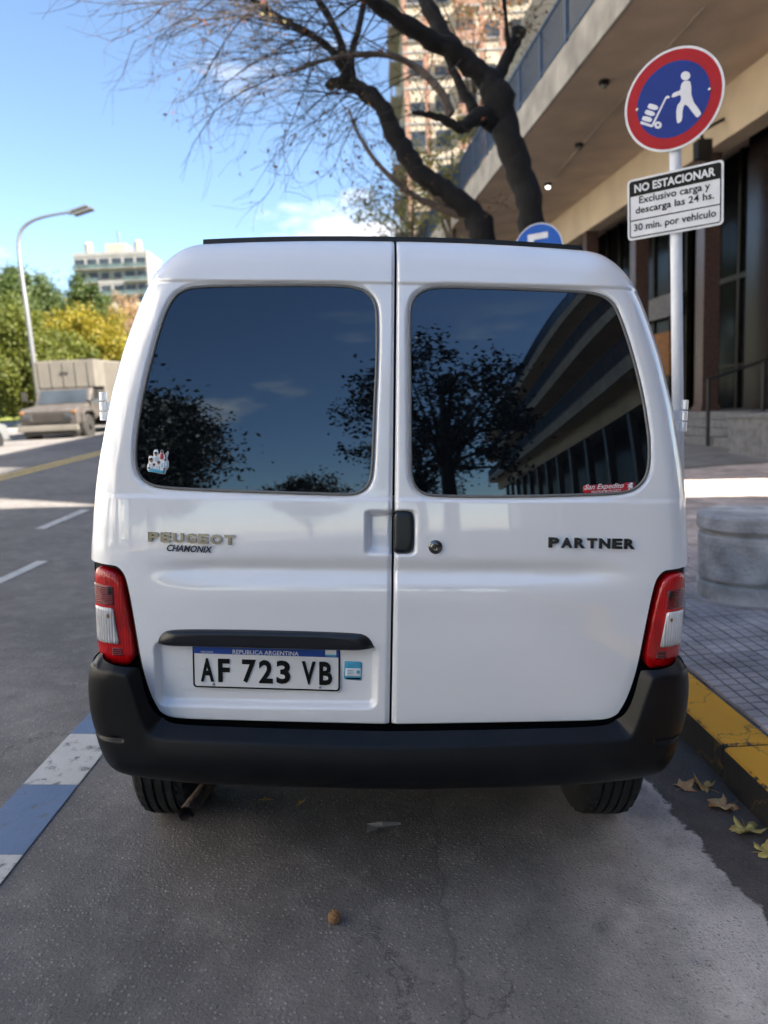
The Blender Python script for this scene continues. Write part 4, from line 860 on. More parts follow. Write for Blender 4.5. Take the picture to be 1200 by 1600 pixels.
# blue parking sign further along the kerb
EC = at(841, 391, 7.6); eb = np.array([EC[0]+.03, EC[1]+.03]); zb_ = float(walk_z(*eb))
ep = empty('parking_sign', (eb[0], eb[1], zb_), 'round blue parking sign with white letter E showing above the van roof', 'sign')
O3 = np.array([eb[0], eb[1], zb_]); EM = lambda a, b, c: tuple(np.array(sign_frame(EC, radians(-34), -.01)(a, b, c))-O3)
mb = MB(); mb.tube([(0.03, .02, -.05), (.03, .02, EC[2]-zb_+.15)], .03, 16); mb.build('pole', 'pole', ep, True)
dd = disc(.272, 0, .004, EM, 'sign_disc', 'signwhite', ep); disc(.262, .003, .0052, EM, 'blue_field', 'signblue2', dd)
mb = MB(); mb.prism([(-.11, -.17), (.11, -.17), (.11, -.11), (-.045, -.11), (-.045, -.03), (.08, -.03), (.08, .03), (-.045, .03), (-.045, .11), (.11, .11), (.11, .17), (-.11, .17)], .005, .0068, EM); mb.build('letter', 'signwhite', dd)

# ------------------------------------------------------------------ building on the right
BD = np.array([-.09, 1.]); BD /= np.linalg.norm(BD); BN = np.array([BD[1], -BD[0]])        # along the facade, into the building
B0 = np.array([8.52, 0.])
def BW(u, w, z): p = B0+BD*u+BN*w; return (p[0], p[1], z)
def bbox(mb, u0, u1, w0, w1, z0, z1): return mb.box((u0, w0, z0), (u1, w1, z1), BW)
bld = empty('arcade_building', (8.52, 14, 0), 'brown stone building with deep balcony overhang beyond the sign post', 'building')
OB = np.array([8.52, 14, 0.])
def bpart(mb, name, m, par=None):
    mb.v = [tuple(np.array(p)-OB) for p in mb.v]; return mb.build(name, m, par or bld)
U0, U1 = -60., 42.; SOF = 7.4; LAND = 1.06; OV = -3.35
def fh(u, w=-.5): p = BW(u, w, 0); return float(walk_z(p[0], p[1]))
for ua, ub, hh in ((-60., .0, 16.6), (5.2, 42., 20.)): bpart(bbox(MB(), ua, ub, 3.0, 9, -1, hh), 'core_wall', 'wallcream')  # upper mass out of view, heights shaped so its shadow covers the road
bpart(bbox(MB(), .002, 5.198, 5.2, 8.9, 13.4, 20.), 'sun_blocker', 'wallcream')  # unseen block added over the gap to keep sun off the left lanes
US = 0.0; UF = 5.2  # gap between the wings, shaped to let a sun strip onto the pavement
bpart(bbox(MB(), U0, US, .25, 2.99, SOF+.3, 16.4), 'upper_wall', 'wallpink')
bpart(bbox(MB(), UF, U1, .25, 2.99, SOF+.0, SOF+.22), 'terrace', 'soffit')
for ua, ub in ((U0, US), (UF, U1)):
    bpart(bbox(MB(), ua, ub, -.05, .40, SOF-1.0, SOF-.003), 'beam', 'beam')
    bpart(bbox(MB(), ua, ub, .41, 2.98, SOF-.45, SOF-.2), 'arcade_ceiling', 'soffit')
    bpart(bbox(MB(), ua, ub, 2.2, 2.98, .2, SOF-.46), 'shop_wall', 'darkgranite')
for k, ua, ub, ov in ((0, UF, U1, OV), (0, U0, US, -1.1), (1, U0, US, -1.1), (2, U0, US, -1.1)):
    z = SOF+k*3.1
    bpart(bbox(MB(), ua, ub, ov+.06, .24, z, z+.22), 'balcony_slab', 'soffit')
    bpart(bbox(MB(), ua, ub, ov, ov+.058, z-.012, z+.66), 'balcony_fascia', 'fascia')
    bpart(bbox(MB(), ua, ub, ov+.01, ov+.06, z+1.62, z+1.67), 'handrail', 'railing')
    bpart(bbox(MB(), ua, ub, ov+.02, ov+.05, z+.76, z+.80), 'bottom_rail', 'railing')
    u = ua+.4; br = MB()
    while u < ub-.1:
        if k == 0 and 2 < u < 34 or (k and -25 < u < 2): bpart(bbox(MB(), u, u+.07, ov+.008, ov+.065, z+.66, z+1.62), 'railing_post', 'railing')
        else: bbox(br, u, u+.07, ov+.008, ov+.065, z+.66, z+1.62)
        for q in range(1, 13):
            if u+1.5 < ub: bbox(br, u+q*1.5/13, u+q*1.5/13+.022, ov+.025, ov+.047, z+.80, z+1.62)
        u += 1.5
    tag(bpart(br, 'railing_bars', 'railing'), kind='stuff')
bpart(bbox(MB(), UF-.06, UF-.002, OV, .3, SOF-.012, SOF+.66), 'balcony_end', 'fascia')
for k in range(2):                                    # doors and windows of the flats behind the balconies
    for q in range(-17, 0):
        u = q*3.3-.4; z = SOF+.25+k*3.1+.02
        o = bpart(bbox(MB(), u, u+1.8, .20, .262, z, z+2.2), 'balcony_door', 'window')
        bpart(bbox(MB(), u+.86, u+.94, .185, .2, z, z+2.2), 'door_mullion', 'wallwhite')
# columns, shopfronts
ucol = 14.0
for q in range(-21, 9):
    u = ucol+q*3.25; b = fh(u)
    if US-.4 < u < UF: continue
    bpart(bbox(MB(), u, u+.32, -.02, .34, b-.3, SOF-1.001), 'column', 'granite')
    bpart(bbox(MB(), u-.04, u+.36, -.06, .38, b-.3, max(b+.12, LAND if 9 < u < 19 else 0)+.12), 'column_plinth', 'granite')
for q in range(-2, 9):
    u = ucol+.36+q*3.25; b = max(fh(u), LAND if 9 < u < 19 else 0)
    if q == -1:                                       # entrance: granite return and tall bronze framed doors
        bpart(bbox(MB(), u+1.9, u+2.85, .9, 2.2, b, SOF-.47), 'granite_return', 'darkgranite')
    g_ = bpart(bbox(MB(), u+.12, u+2.75, 1.62, 1.66, b+.05, b+3.0), 'shop_window', 'shopglass')
    bpart(bbox(MB(), u+.02, u+2.85, 1.58, 1.70, b+3.0, b+3.12), 'transom', 'brass')
    bpart(bbox(MB(), u+.12, u+2.75, 1.63, 1.67, b+3.12, SOF-.5), 'upper_glazing', 'shopglass')
    for a_ in (.02, .92, 1.85, 2.76): bpart(bbox(MB(), u+a_, u+a_+.09, 1.57, 1.71, b, SOF-.48), 'mullion', 'brass')
    bpart(bbox(MB(), u+.02, u+2.85, 1.58, 1.70, b+1.0, b+1.05), 'glazing_bar', 'brass')
# shop sign boards seen dimly inside the arcade
bpart(bbox(MB(), 17.8, 20.4, 1.40, 1.5, 3.6, 4.2), 'shop_board', 'stonestep')
bpart(bbox(MB(), 21.2, 23.6, 1.40, 1.5, 3.6, 4.2), 'shop_board', 'granite')
bpart(bbox(MB(), 18.2, 19.6, 1.40, 1.5, 2.0, 3.2), 'shop_poster', 'orange')
# landing, steps, planter wall
bpart(bbox(MB(), 9.0, 19.0, -.3, 2.19, -.2, LAND), 'landing', 'stonestep')
for k in range(3):
    h = LAND-(k+1)*.15; bpart(bbox(MB(), 10.7, 19.0, -.3-(k+1)*.24, -.3-k*.24-.002, -.2, h), 'step', 'stonestep')
bpart(bbox(MB(), 5.6, 10.64, -1.45, -.31, -.2, LAND-.06), 'planter_wall', 'stonestep')
bpart(bbox(MB(), 5.56, 10.68, -1.49, -.30, LAND-.058, LAND+.02), 'planter_coping', 'stonestep')
# services on the soffit: lamps, conduit
for (px, py, lit) in ((856, 288, 1), (905, 226, 0), (944, 128, 0)):
    r = ray(px, py); t = (SOF-.02-CAM[2])/r[2]; p = CAM+r*t
    rt_ = empty('soffit_lamp', p, ['dark unlit lamp under the balcony soffit near the fascia', 'small lit lamp under the balcony soffit by the tree trunk'][lit] if py != 128 else 'unlit lamp under the balcony soffit left of the round sign', 'lamp', 'lamps under the balcony')
    MB().lathe([(.10, .02), (.10, -.04), (.07, -.06)], 20).build('housing', 'blackmetal', rt_)
    MB().lathe([(.06, -.04), (.06, -.08), (.045, -.11), (.015, -.12)], 20).build('bulb', mat('lit_lamp', (.9, .9, .85), .4, emit=((1, .95, .85), 1.2), var=.02) if lit else 'rubber', rt_)
pA, pB = [CAM+ray(*q)*((SOF-.03-CAM[2])/ray(*q)[2]) for q in ((862, 280), (1100, 10))]
mb = MB(); mb.tube([pA, pB], .012, 8); tag(mb.build('conduit', 'fascia'), 'thin cable conduit running along the balcony soffit', 'conduit')
# floodlight bracketed to the beam
fp = np.array(BW(11.2, -.35, SOF-1.25)); fl = empty('floodlight', fp, 'black floodlight on an arm below the beam, right of the sign post', 'floodlight')
pp = at(1098, 232, 14.2); fl.location = tuple(pp)
MB().box((-.14, -.12, -.2), (.14, .12, .14)).build('lamp_housing', 'blackmetal', fl)
MB().tube([(0, 0, .14), (0, .1, .35), (1.0, .3, .85), (2.4, .6, 1.35)], .035, 8).build('arm', 'blackmetal', fl)
# handrail at the steps
h0 = BW(11.9, -1.1, 0); hz = fh(11.9, -1.1)
hr = empty('handrail', (h0[0], h0[1], hz), 'black tubular handrail beside the entrance steps', 'handrail')
def HL(u, w, z): p = BW(u, w, z); return (p[0]-h0[0], p[1]-h0[1], z-hz)
for u, w, zt in ((11.9, -1.1, LAND+.62), (11.6, -.2, LAND+.92), (11.3, .7, LAND+.95)):
    MB().tube([HL(u, w, fh(u, w)-.02 if w < -1 else LAND-.1), HL(u, w, zt)], .035, 12).build('post', 'blackmetal', hr)
MB().tube([HL(11.9, -1.12, LAND+.62), HL(11.6, -.2, LAND+.92), HL(11.3, .8, LAND+.95)], .03, 12).build('rail', 'blackmetal', hr)

# ------------------------------------------------------------------ far buildings
def block(name, label, x0, x1, y0, y1, z0, floors, fh_, wall, bays, slabm, winm='window', rows=None, balc=True, bandm=None):
    root = empty(name, ((x0+x1)/2, (y0+y1)/2, z0), label, 'building'); O = np.array([(x0+x1)/2, (y0+y1)/2, z0])
    def P(mb, nm, m, par=None): mb.v = [tuple(np.array(p)-O) for p in mb.v]; return mb.build(nm, m, par or root)
    top = z0+floors*fh_; P(MB().box((x0, y0, z0), (x1, y1, top)), 'wall', wall)
    W_ = x1-x0; bw = W_/bays
    for k in (rows if rows is not None else range(floors)):
        z = z0+k*fh_
        for j in range(bays):
            xa = x0+j*bw
            typ = j % 3 if bays > 6 else 2-(j in (2, 3))*(k % 2)*2
            if typ == 2 and balc:
                w_ = P(MB().box((xa+.12*bw, y0-.04, z+.35), (xa+.88*bw, y0+.1, z+2.5)), 'window', winm)
                b_ = P(MB().box((xa+.03*bw, y0-1.15, z+.0), (xa+.97*bw, y0-.002, z+.16)), 'balcony', slabm)
                P(MB().box((xa+.03*bw, y0-1.15, z+.162), (xa+.97*bw, y0-1.08, z+1.05)), 'balcony_front', bandm or slabm, b_)
            else:
                w_ = P(MB().box((xa+.22*bw, y0-.05, z+.9), (xa+.78*bw, y0+.1, z+2.35)), 'window', winm)
                P(MB().box((xa+.18*bw, y0-.14, z+.80), (xa+.82*bw, y0-.052, z+.9)), 'sill', slabm, w_)
                if random.random() < .4: P(MB().box((xa+.22*bw, y0-.07, z+random.uniform(1.3, 1.9)), (xa+.78*bw, y0-.052, z+2.35)), 'shutter', 'wallcream', w_)
        P(MB().box((x0-.05, y0-.06, z-.15), (x1+.05, y0-.001, z+.0)), 'floor_band', slabm)
    P(MB().box((x0-.1, y0-.1, top), (x1+.1, y1+.1, top+.9)), 'parapet', slabm)
    return root, P, top
xl_, yl_ = at(632, 150, 66)[0], at(632, 150, 66)[1]
tb, P_, top_ = block('apartment_tower', 'tall cream and brick apartment tower behind the bare tree branches', xl_, xl_+21, yl_, yl_+16, 0, 18, 3.05, 'wallcream', 9, 'wallwhite', rows=range(4, 18), bandm='wallpink')
for j in (0, 3, 6): P_(MB().box((xl_+j*21/9+.02, yl_-.075, 6), (xl_+(j+1)*21/9*1-.02-(j*0), yl_-.061, top_)), 'brick_bay', 'wallpink') if False else None
for j in range(9):
    if j % 3 == 0: P_(MB().box((xl_+j*21/9, yl_-.03, 8), (xl_+j*21/9+.45, yl_-.0015, top_-.2)), 'brick_pier', 'wallpink'); P_(MB().box((xl_+(j+1)*21/9-.5, yl_-.03, 8), (xl_+(j+1)*21/9, yl_-.0015, top_-.2)), 'brick_pier', 'wallpink')
# side wall balconies facing the street
for k in range(4, 18):
    b_ = P_(MB().box((xl_-1.1, yl_+2, k*3.05), (xl_-.002, yl_+7, k*3.05+.16)), 'balcony', 'wallwhite'); P_(MB().box((xl_-1.1, yl_+2, k*3.05+.162), (xl_-1.02, yl_+7, k*3.05+1.05)), 'balcony_front', 'wallpink', b_)
# slab block far away on the left
a1, a2 = at(114, 402, 172), at(229, 402, 172)
fl_n = 13; fhh = 3.1; zt_ = a1[2]; zb2 = zt_-fl_n*fhh
tb2, P2, tp2 = block('apartment_block', 'distant pale apartment slab with green balcony strips above the park trees', a1[0], a2[0], a1[1], a1[1]+12, zb2, fl_n, fhh, 'wallwhite', 6, 'wallwhite', rows=range(6, fl_n), bandm='green')
cx = (a1[0]+a2[0])/2
P2(MB().box((cx-1.6, a1[1]+2, tp2+.9), (cx+3.2, a1[1]+7, tp2+3.2)), 'lift_house', 'wallcream')
P2(MB().tube([(cx+1.2, a1[1]+4, tp2+3.2), (cx+1.2, a1[1]+4, tp2+6.5)], .22, 6), 'mast', 'lampmetal')
for dx in (-5.9, 6.0): P2(MB().lathe([(.9, 0), (.9, 2.6), (.5, 3.0)], 16, lambda x, y, z, dx=dx: (cx+dx+x, a1[1]+3+y, tp2+.9+z)), 'water_tank', 'wallcream')
# unseen white houses added across the avenue to bounce sunlight onto van and street
for (ya, yb, hh_, lb_) in ((-38, -6, 24, 'added white house bouncing sunlight, out of view behind the viewer on the left'), (-5.4, 21, 21, 'added white house bouncing sunlight, out of view level with the van')):
    OO = np.array([-24, (ya+yb)/2, 0.]); oh = empty('sun_bounce_house', OO, lb_, 'building', 'unseen white houses added to bounce sunlight')
    def OP(mb, nm, m, par=None): mb.v = [tuple(np.array(p)-OO) for p in mb.v]; return mb.build(nm, m, par or oh)
    OP(MB().box((-36, ya, -.5), (-23, yb, hh_)), 'wall', 'whitewall'); OP(MB().box((-36.1, ya-.1, hh_+.002), (-22.8, yb+.1, hh_+.8)), 'parapet', 'whitewall')
    for k in range(int((hh_-1)/2.95)):
        for j in range(int((yb-ya)/3.5)):
            y0 = ya+.8+j*3.5; z0 = .8+k*2.95; w_ = OP(MB().box((-23.1, y0, z0+.3), (-22.96, y0+1.5, z0+1.9)), 'window', 'window'); OP(MB().box((-22.998, y0-.1, z0+.2), (-22.84, y0+1.6, z0+.3)), 'sill', 'whitewall', w_)
# pale side-street buildings low behind the park
root, P3, t3 = block('low_apartment_block', 'low pale block half hidden behind the bare tan tree', a2[0]-6, a2[0]+14, a1[1]-40, a1[1]-28, -2, 8, 3.1, 'wallwhite', 6, 'wallcream', rows=range(4, 8))

# ------------------------------------------------------------------ trees
def fast_quads(name, C, size, m, parent, rng):
    n_ = len(C); a = rng.normal(size=(n_, 3)); a /= np.linalg.norm(a, axis=1)[:, None]; b = rng.normal(size=(n_, 3)); b -= a*(a*b).sum(1)[:, None]; b /= np.linalg.norm(b, axis=1)[:, None]
    sz = size*rng.uniform(.6, 1.3, (n_, 1)); a, b = a*sz, b*sz*.62
    V = np.stack([C-a, C-b*.9, C+a, C+b*.9], 1).reshape(-1, 3)
    me = bpy.data.meshes.new(name); me.vertices.add(len(V)); me.vertices.foreach_set('co', V.ravel()); me.loops.add(4*n_); me.loops.foreach_set('vertex_index', np.arange(4*n_))
    me.polygons.add(n_); me.polygons.foreach_set('loop_start', np.arange(0, 4*n_, 4)); me.polygons.foreach_set('loop_total', np.full(n_, 4)); me.update(calc_edges=True); me.validate()
    me.materials.append(M_[m]); o = bpy.data.objects.new(name, me); CO.objects.link(o); o.parent = parent; return o
def leafy_tree(label, base, h, crown_z, rad, m, nl, ls, seed, bark='bark', trunk_r=.22, clusters=70, spread=.34, group=None, name='leafy_tree', cat='tree'):
    rng = np.random.default_rng(seed); root = empty(name, base, label, cat, group)
    rx, ry, rz = rad; c = np.array([0, 0, crown_z])
    d = rng.normal(size=(clusters, 3)); d /= np.linalg.norm(d, axis=1)[:, None]; rr = rng.uniform(.35, 1.0, (clusters, 1))**.6
    K = d*rr*np.array([rx, ry, rz])*rng.uniform(.75, 1.15, (clusters, 1))+c
    mb = MB(); zt = max(crown_z-rz*.55, .8)
    mb.tube([(0, 0, -.3), (.06, .03, zt*.5), (.0, .08, zt), (.1, 0, crown_z+.3*rz)], [trunk_r*1.25, trunk_r, trunk_r*.8, trunk_r*.3], 9, True)
    for q in K[:min(22, clusters)]:
        s_ = np.array([0, 0, zt*rng.uniform(.75, 1.1)]); mid = (s_+q)/2+np.array([0, 0, .25*rz*rng.uniform(-.3, .6)]); mb.tube([s_, mid, q], [trunk_r*.38, trunk_r*.22, trunk_r*.06], 5, False)
    mb.build('trunk', bark, root, True)
    w = rng.integers(0, clusters, nl); C = K[w]+rng.normal(size=(nl, 3))*spread*np.array([rx, ry, rz])*.42*rng.uniform(.5, 1.3, (clusters, 1))[w]
    o = fast_quads('crown', C, ls, m, root, rng); return root
def gz(x, y): return float(road_z(-15.6, y))+.2
def left_tree(label, px, py_top, t, w_px, h_px, m, nl, ls, seed, **kw):
    top = at(px, py_top, t); k = t/F_PX; rx = w_px*k/2; rz = h_px*k/2; b = gz(0, top[1]); h = top[2]-b
    return leafy_tree(label, (top[0], top[1], b), h, h-rz, (rx, rx, rz), m, nl, ls, seed, **kw)
g1 = 'park trees across the avenue'
left_tree('yellow green leafy tree at the left picture edge behind the parked cars', 20, 468, 34, 150, 175, 'leaflime', 34000, .075, 1, group=g1)
left_tree('bright yellow autumn tree behind the box truck', 138, 482, 40, 140, 135, 'leafyellow', 34000, .08, 2, group=g1)
left_tree('lime green tree between the yellow tree and the truck box', 95, 522, 38, 120, 95, 'leaflime', 24000, .075, 21, group=g1)
left_tree('dark green tree behind the street lamp', 55, 432, 75, 110, 120, 'leafgreen', 24000, .15, 3, group=g1)
left_tree('tall dark green tree at the far left behind the lime tree', 5, 418, 66, 90, 130, 'leafgreen', 22000, .15, 4, group=g1)
left_tree('olive green rounded tree in front of the distant slab block', 132, 438, 70, 80, 100, 'leafgreen', 20000, .15, 5, group=g1)
left_tree('nearly bare tan tree beside the van left edge', 195, 462, 62, 70, 120, 'leaftan', 6000, .10, 6, group=g1, bark='barkpale')
left_tree('green tree hidden low behind the yellow tree', 175, 545, 48, 120, 90, 'leafgreen', 5000, .18, 7, group=g1)
left_tree('broad dark tree low behind the lawn', 30, 560, 52, 190, 110, 'leafgreen', 6000, .2, 8, group=g1)
# trees standing behind the camera, mirrored in the rear windows
g2 = 'trees behind the viewer mirrored in the van windows'
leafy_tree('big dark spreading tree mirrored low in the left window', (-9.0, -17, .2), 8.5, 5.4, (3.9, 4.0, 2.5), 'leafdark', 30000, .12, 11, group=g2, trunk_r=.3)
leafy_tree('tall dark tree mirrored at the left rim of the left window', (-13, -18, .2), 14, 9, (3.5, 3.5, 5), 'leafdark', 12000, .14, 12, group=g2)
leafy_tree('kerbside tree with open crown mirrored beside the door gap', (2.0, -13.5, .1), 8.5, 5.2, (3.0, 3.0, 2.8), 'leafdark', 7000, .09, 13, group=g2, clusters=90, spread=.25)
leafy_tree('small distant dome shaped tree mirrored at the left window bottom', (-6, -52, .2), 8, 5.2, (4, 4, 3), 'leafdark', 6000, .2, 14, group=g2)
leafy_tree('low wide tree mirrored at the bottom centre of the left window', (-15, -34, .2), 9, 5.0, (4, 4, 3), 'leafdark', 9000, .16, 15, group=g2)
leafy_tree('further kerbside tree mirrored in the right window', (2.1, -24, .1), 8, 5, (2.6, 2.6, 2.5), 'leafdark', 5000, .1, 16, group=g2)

# the two bare street trees above the van
def smooth_path(pts, n=3): return chaikin(np.array(pts, float), n, False)
class Bare:
    def __init__(s, name, label, base, seed, group): s.root = empty(name, base, label, 'tree', group); s.O = np.array(base, float); s.rng = np.random.default_rng(seed); s.tw = []; s.leaf = []
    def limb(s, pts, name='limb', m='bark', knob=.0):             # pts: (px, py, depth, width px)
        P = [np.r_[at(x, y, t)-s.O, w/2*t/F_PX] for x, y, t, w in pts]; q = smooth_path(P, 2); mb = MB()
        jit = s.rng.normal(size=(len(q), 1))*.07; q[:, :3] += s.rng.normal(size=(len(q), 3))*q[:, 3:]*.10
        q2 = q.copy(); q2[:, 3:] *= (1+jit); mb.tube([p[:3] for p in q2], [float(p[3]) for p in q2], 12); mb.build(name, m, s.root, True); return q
    def twigs(s, q, n, L_, bias, spread=.6, r0=.012, lo=.1, depth=2, leafp=.0):
        for _ in range(n):
            t = s.rng.uniform(lo, 1); p = q[min(len(q)-1, int(t*len(q)))][:3]
            s.grow(p, np.array(bias, float)+s.rng.normal(size=3)*spread, L_*s.rng.uniform(.55, 1.2), r0*s.rng.uniform(.6, 1.2), depth, leafp)
    def grow(s, p, d, L_, r, depth, leafp):
        d = d/np.linalg.norm(d); n_ = 7; pts = [p]; c = s.rng.normal(size=3)*.10; up = np.array([0, 0, s.rng.uniform(-.16, .14)])
        for i in range(n_): d = d+c*.5+up*.45+s.rng.normal(size=3)*.07; d /= np.linalg.norm(d); pts.append(pts[-1]+d*L_/n_)
        s.tw.append((pts, r))
        if depth > 0:
            for _ in range(s.rng.integers(3, 6)):
                i = s.rng.integers(2, n_+1); dd = (pts[i]-pts[i-1]); dd /= np.linalg.norm(dd); s.grow(pts[i], dd+s.rng.normal(size=3)*.55, L_*s.rng.uniform(.35, .62), r*.55, depth-1, leafp)
        else:
            for i in range(2, n_+1):
                if s.rng.random() < leafp: s.leaf.append(pts[i]+s.rng.normal(size=3)*.03)
    def done(s, twm='twig', leafm='leafdry', ls=.036):
        mb = MB()
        for pts, r in s.tw: mb.tube(pts, [max(r*(1-.75*i/(len(pts)-1)), .0022) for i in range(len(pts))], 4, False)
        tag(mb.build('twigs', twm, s.root, True), kind='stuff')
        if s.leaf: tag(fast_quads('leaves', np.array(s.leaf), ls, leafm, s.root, s.rng), kind='stuff')
gT = 'bare plane trees along the kerb'
b1 = at(838, 470, 8.9); 
T1 = Bare('plane_tree', 'dark leaning plane tree with a forked trunk, nearest above the van roof', (b1[0], b1[1], float(walk_z(b1[0], b1[1]))), 31, gT)
D = 8.9
bt = at(842, 520, D); zz_ = float(walk_z(bt[0], bt[1]))
q0 = T1.limb([(850,640,D,46),(846,520,D,44),(838,420,D,42),(830,350,D,40),(822,290,D,42),(800,238,D,44),(787,190,D,46),(772,140,D,44)], 'trunk')
q1 = T1.limb([(785,185,D,40),(770,130,D,40),(740,104,D-.05,33),(702,74,D-.15,30),(664,58,D-.3,26),(615,27,D-.5,24),(575,-5,D-.7,20),(520,-45,D-.9,15)])
q2 = T1.limb([(735,102,D,30),(705,76,D,28),(684,37,D+.1,24),(664,0,D+.2,22),(640,-50,D+.3,18)])
q3 = T1.limb([(770,135,D,26),(782,112,D,20),(795,84,D+.05,18),(806,64,D+.1,20),(812,46,D+.1,22)])
q4 = T1.limb([(794,78,D,8),(792,40,D-.1,7),(786,-5,D-.2,7),(788,-60,D-.3,6)])
q5 = T1.limb([(776,196,D,30),(752,176,D-.1,26),(728,196,D-.2,18),(716,200,D-.25,16),(690,186,D-.3,12),(668,178,D-.35,9),(644,176,D-.4,6)])
q6 = T1.limb([(742,172,D-.1,18),(728,152,D-.1,14),(712,118,D-.1,13),(700,92,D-.1,12),(690,60,D-.15,10)])
q7 = T1.limb([(615,27,D-.5,18),(596,8,D-.55,14),(590,-20,D-.6,12)])
for qq in (q1, q7): T1.twigs(qq, 10, 1.5, (-.8, -.15, .1), .55, .013, .3, 2, .05)
T1.twigs(q2, 6, 1.2, (-.3, 0, .7), .6, .012, .4, 2, .04); T1.twigs(q4, 5, .8, (0, -.1, .6), .7, .008, .1, 1, .1); T1.twigs(q5, 5, .6, (-.5, 0, .2), .6, .006, .4, 1, .05); T1.twigs(q3, 5, .5, (.2, -.1, .6), .6, .006, .5, 1, .1)
T1.done()
D = 12.3
b2 = at(766, 520, D)
T2 = Bare('plane_tree', 'second dark plane tree whose trunk sweeps up and left behind the van roof', (b2[0], b2[1], float(walk_z(b2[0], b2[1]))), 32, gT)
r0 = T2.limb([(772,600,D,44),(768,480,D,42),(760,380,D,40),(742,336,D,38),(707,306,D,34),(674,286,D,32),(642,255,D,30),(620,220,D,28),(604,180,D,27),(588,156,D,25),(560,137,D,24),(536,128,D,22)], 'trunk')
r1 = T2.limb([(545,130,D,20),(524,128,D,16),(514,134,D,14)], 'limb_stub')
r2 = T2.limb([(545,132,D,18),(538,100,D,15),(530,55,D-.1,12),(510,20,D-.2,11),(480,-30,D-.4,9)])
r3 = T2.limb([(538,112,D,14),(524,85,D-.1,12),(500,62,D-.2,11),(455,38,D-.4,9),(400,2,D-.6,8),(350,-30,D-.8,6)])
r4 = T2.limb([(552,132,D,14),(546,90,D,11),(560,50,D+.1,10),(570,0,D+.2,9),(580,-50,D+.3,7)])
r5 = T2.limb([(705,180,D,16),(694,150,D,14),(672,122,D,12),(640,98,D,11),(607,84,D-.1,10),(560,84,D-.2,8),(510,92,D-.4,6),(460,110,D-.6,4)], 'limb', 'barkpale')
r6 = T2.limb([(742,345,D,16),(700,330,D,12),(650,310,D-.1,10),(600,270,D-.2,8),(560,215,D-.3,6),(545,170,D-.4,4)], 'limb', 'barkpale')
r7 = T2.limb([(720,322,D,12),(690,318,D,9),(655,280,D,8),(625,235,D-.1,6)], 'limb', 'barkpale')
for qq, n_ in ((r2, 8), (r3, 24), (r5, 14)): T2.twigs(qq, n_, 2.3, (-1, -.12, -.05), .42, .014, .35, 2, .035)
T2.twigs(r0[len(r0)//2:], 18, 2.1, (-1, -.1, -.05), .4, .012, .5, 2, .06); T2.twigs(r6, 11, 1.2, (-.7, 0, .1), .6, .009, .2, 2, .10); T2.twigs(r4, 8, 1.2, (-.2, 0, .6), .6, .010, .2, 2, .05); T2.twigs(r7, 6, .9, (-.4, 0, .5), .6, .007, .2, 2, .08)
T2.done()
# smaller trees further along the kerb that still carry leaves
for i, (px, py, t, w_, h_, n_, lb) in enumerate(((700, 262, 24, 180, 190, 2200, 'thin leafy kerb tree between the two dark trunks'), (640, 330, 30, 190, 120, 2400, 'sparse olive kerb tree low above the van roof centre'), (735, 60, 33, 210, 250, 2600, 'rust coloured thin tree in front of the apartment tower'))):
    top = at(px, py-h_/2, t); k = t/F_PX; b = float(walk_z(1.9, top[1])); h = top[2]-b
    leafy_tree(lb, (top[0], top[1], b), h, h-h_*k/2, (w_*k/2, w_*k/2, h_*k/2), ('leafyg', 'leafyg', 'leafdry')[i], n_, .075, 50+i, bark='barkpale', trunk_r=.13, clusters=60, spread=.35, group='leafy kerb trees further on')

# ------------------------------------------------------------------ across the avenue: truck, car, lamp
tz = at(128, 689, 27.6)
TX1 = at(118, 640, 26.0)[0]+.42; TX0 = TX1-2.05; TY = at(80, 660, 25.2)[1]; TZ = float(road_z(TX1, TY+1.5)); TZ = at(128, 689.5, 27.2)[2]
trk = empty('box_truck', ((TX0+TX1)/2, TY, TZ), 'old beige box truck with ribbed cargo body parked across the avenue', 'truck')
trk.rotation_euler = (math.atan(.036), 0, 0)
def tp_(mb, name, m, par=None, bv=.03): o = mb.build(name, m, par or trk); return bevel(o, bv, 2) if bv else o
hw = 1.0
cb = tp_(MB().prism([(0, .62), (0, 1.14), (.12, 1.22), (1.25, 1.32), (1.66, 1.90), (2.6, 1.94), (2.6, .80), (1.48, .80), (1.42, .98), (1.25, 1.08), (.55, 1.08), (.36, .98), (.30, .66)], -hw, hw, lambda a, b, c: (c, a, b)), 'cab', 'truckcab', bv=.05)
tp_(MB().add([(-.88, 1.262, 1.38), (.88, 1.262, 1.38), (.84, 1.59, 1.85), (-.84, 1.59, 1.85)], [(0, 1, 2, 3)]), 'windscreen', 'window', cb, 0)
for s_ in (-1, 1): tp_(MB().add([(s_*1.004, 1.5, 1.34), (s_*1.004, 2.4, 1.34), (s_*1.004, 2.4, 1.80), (s_*1.004, 1.80, 1.80)], [(0, 1, 2, 3)]), 'side_window', 'window', cb, 0)
tp_(MB().box((-.78, -.03, .74), (.78, -.002, 1.10)), 'grille', 'truckdark', cb, .01)
for k in range(4): tp_(MB().box((-.76, -.05, .78+k*.075), (.76, -.031, .81+k*.075)), 'grille_bar', 'truckcab', cb, .004)
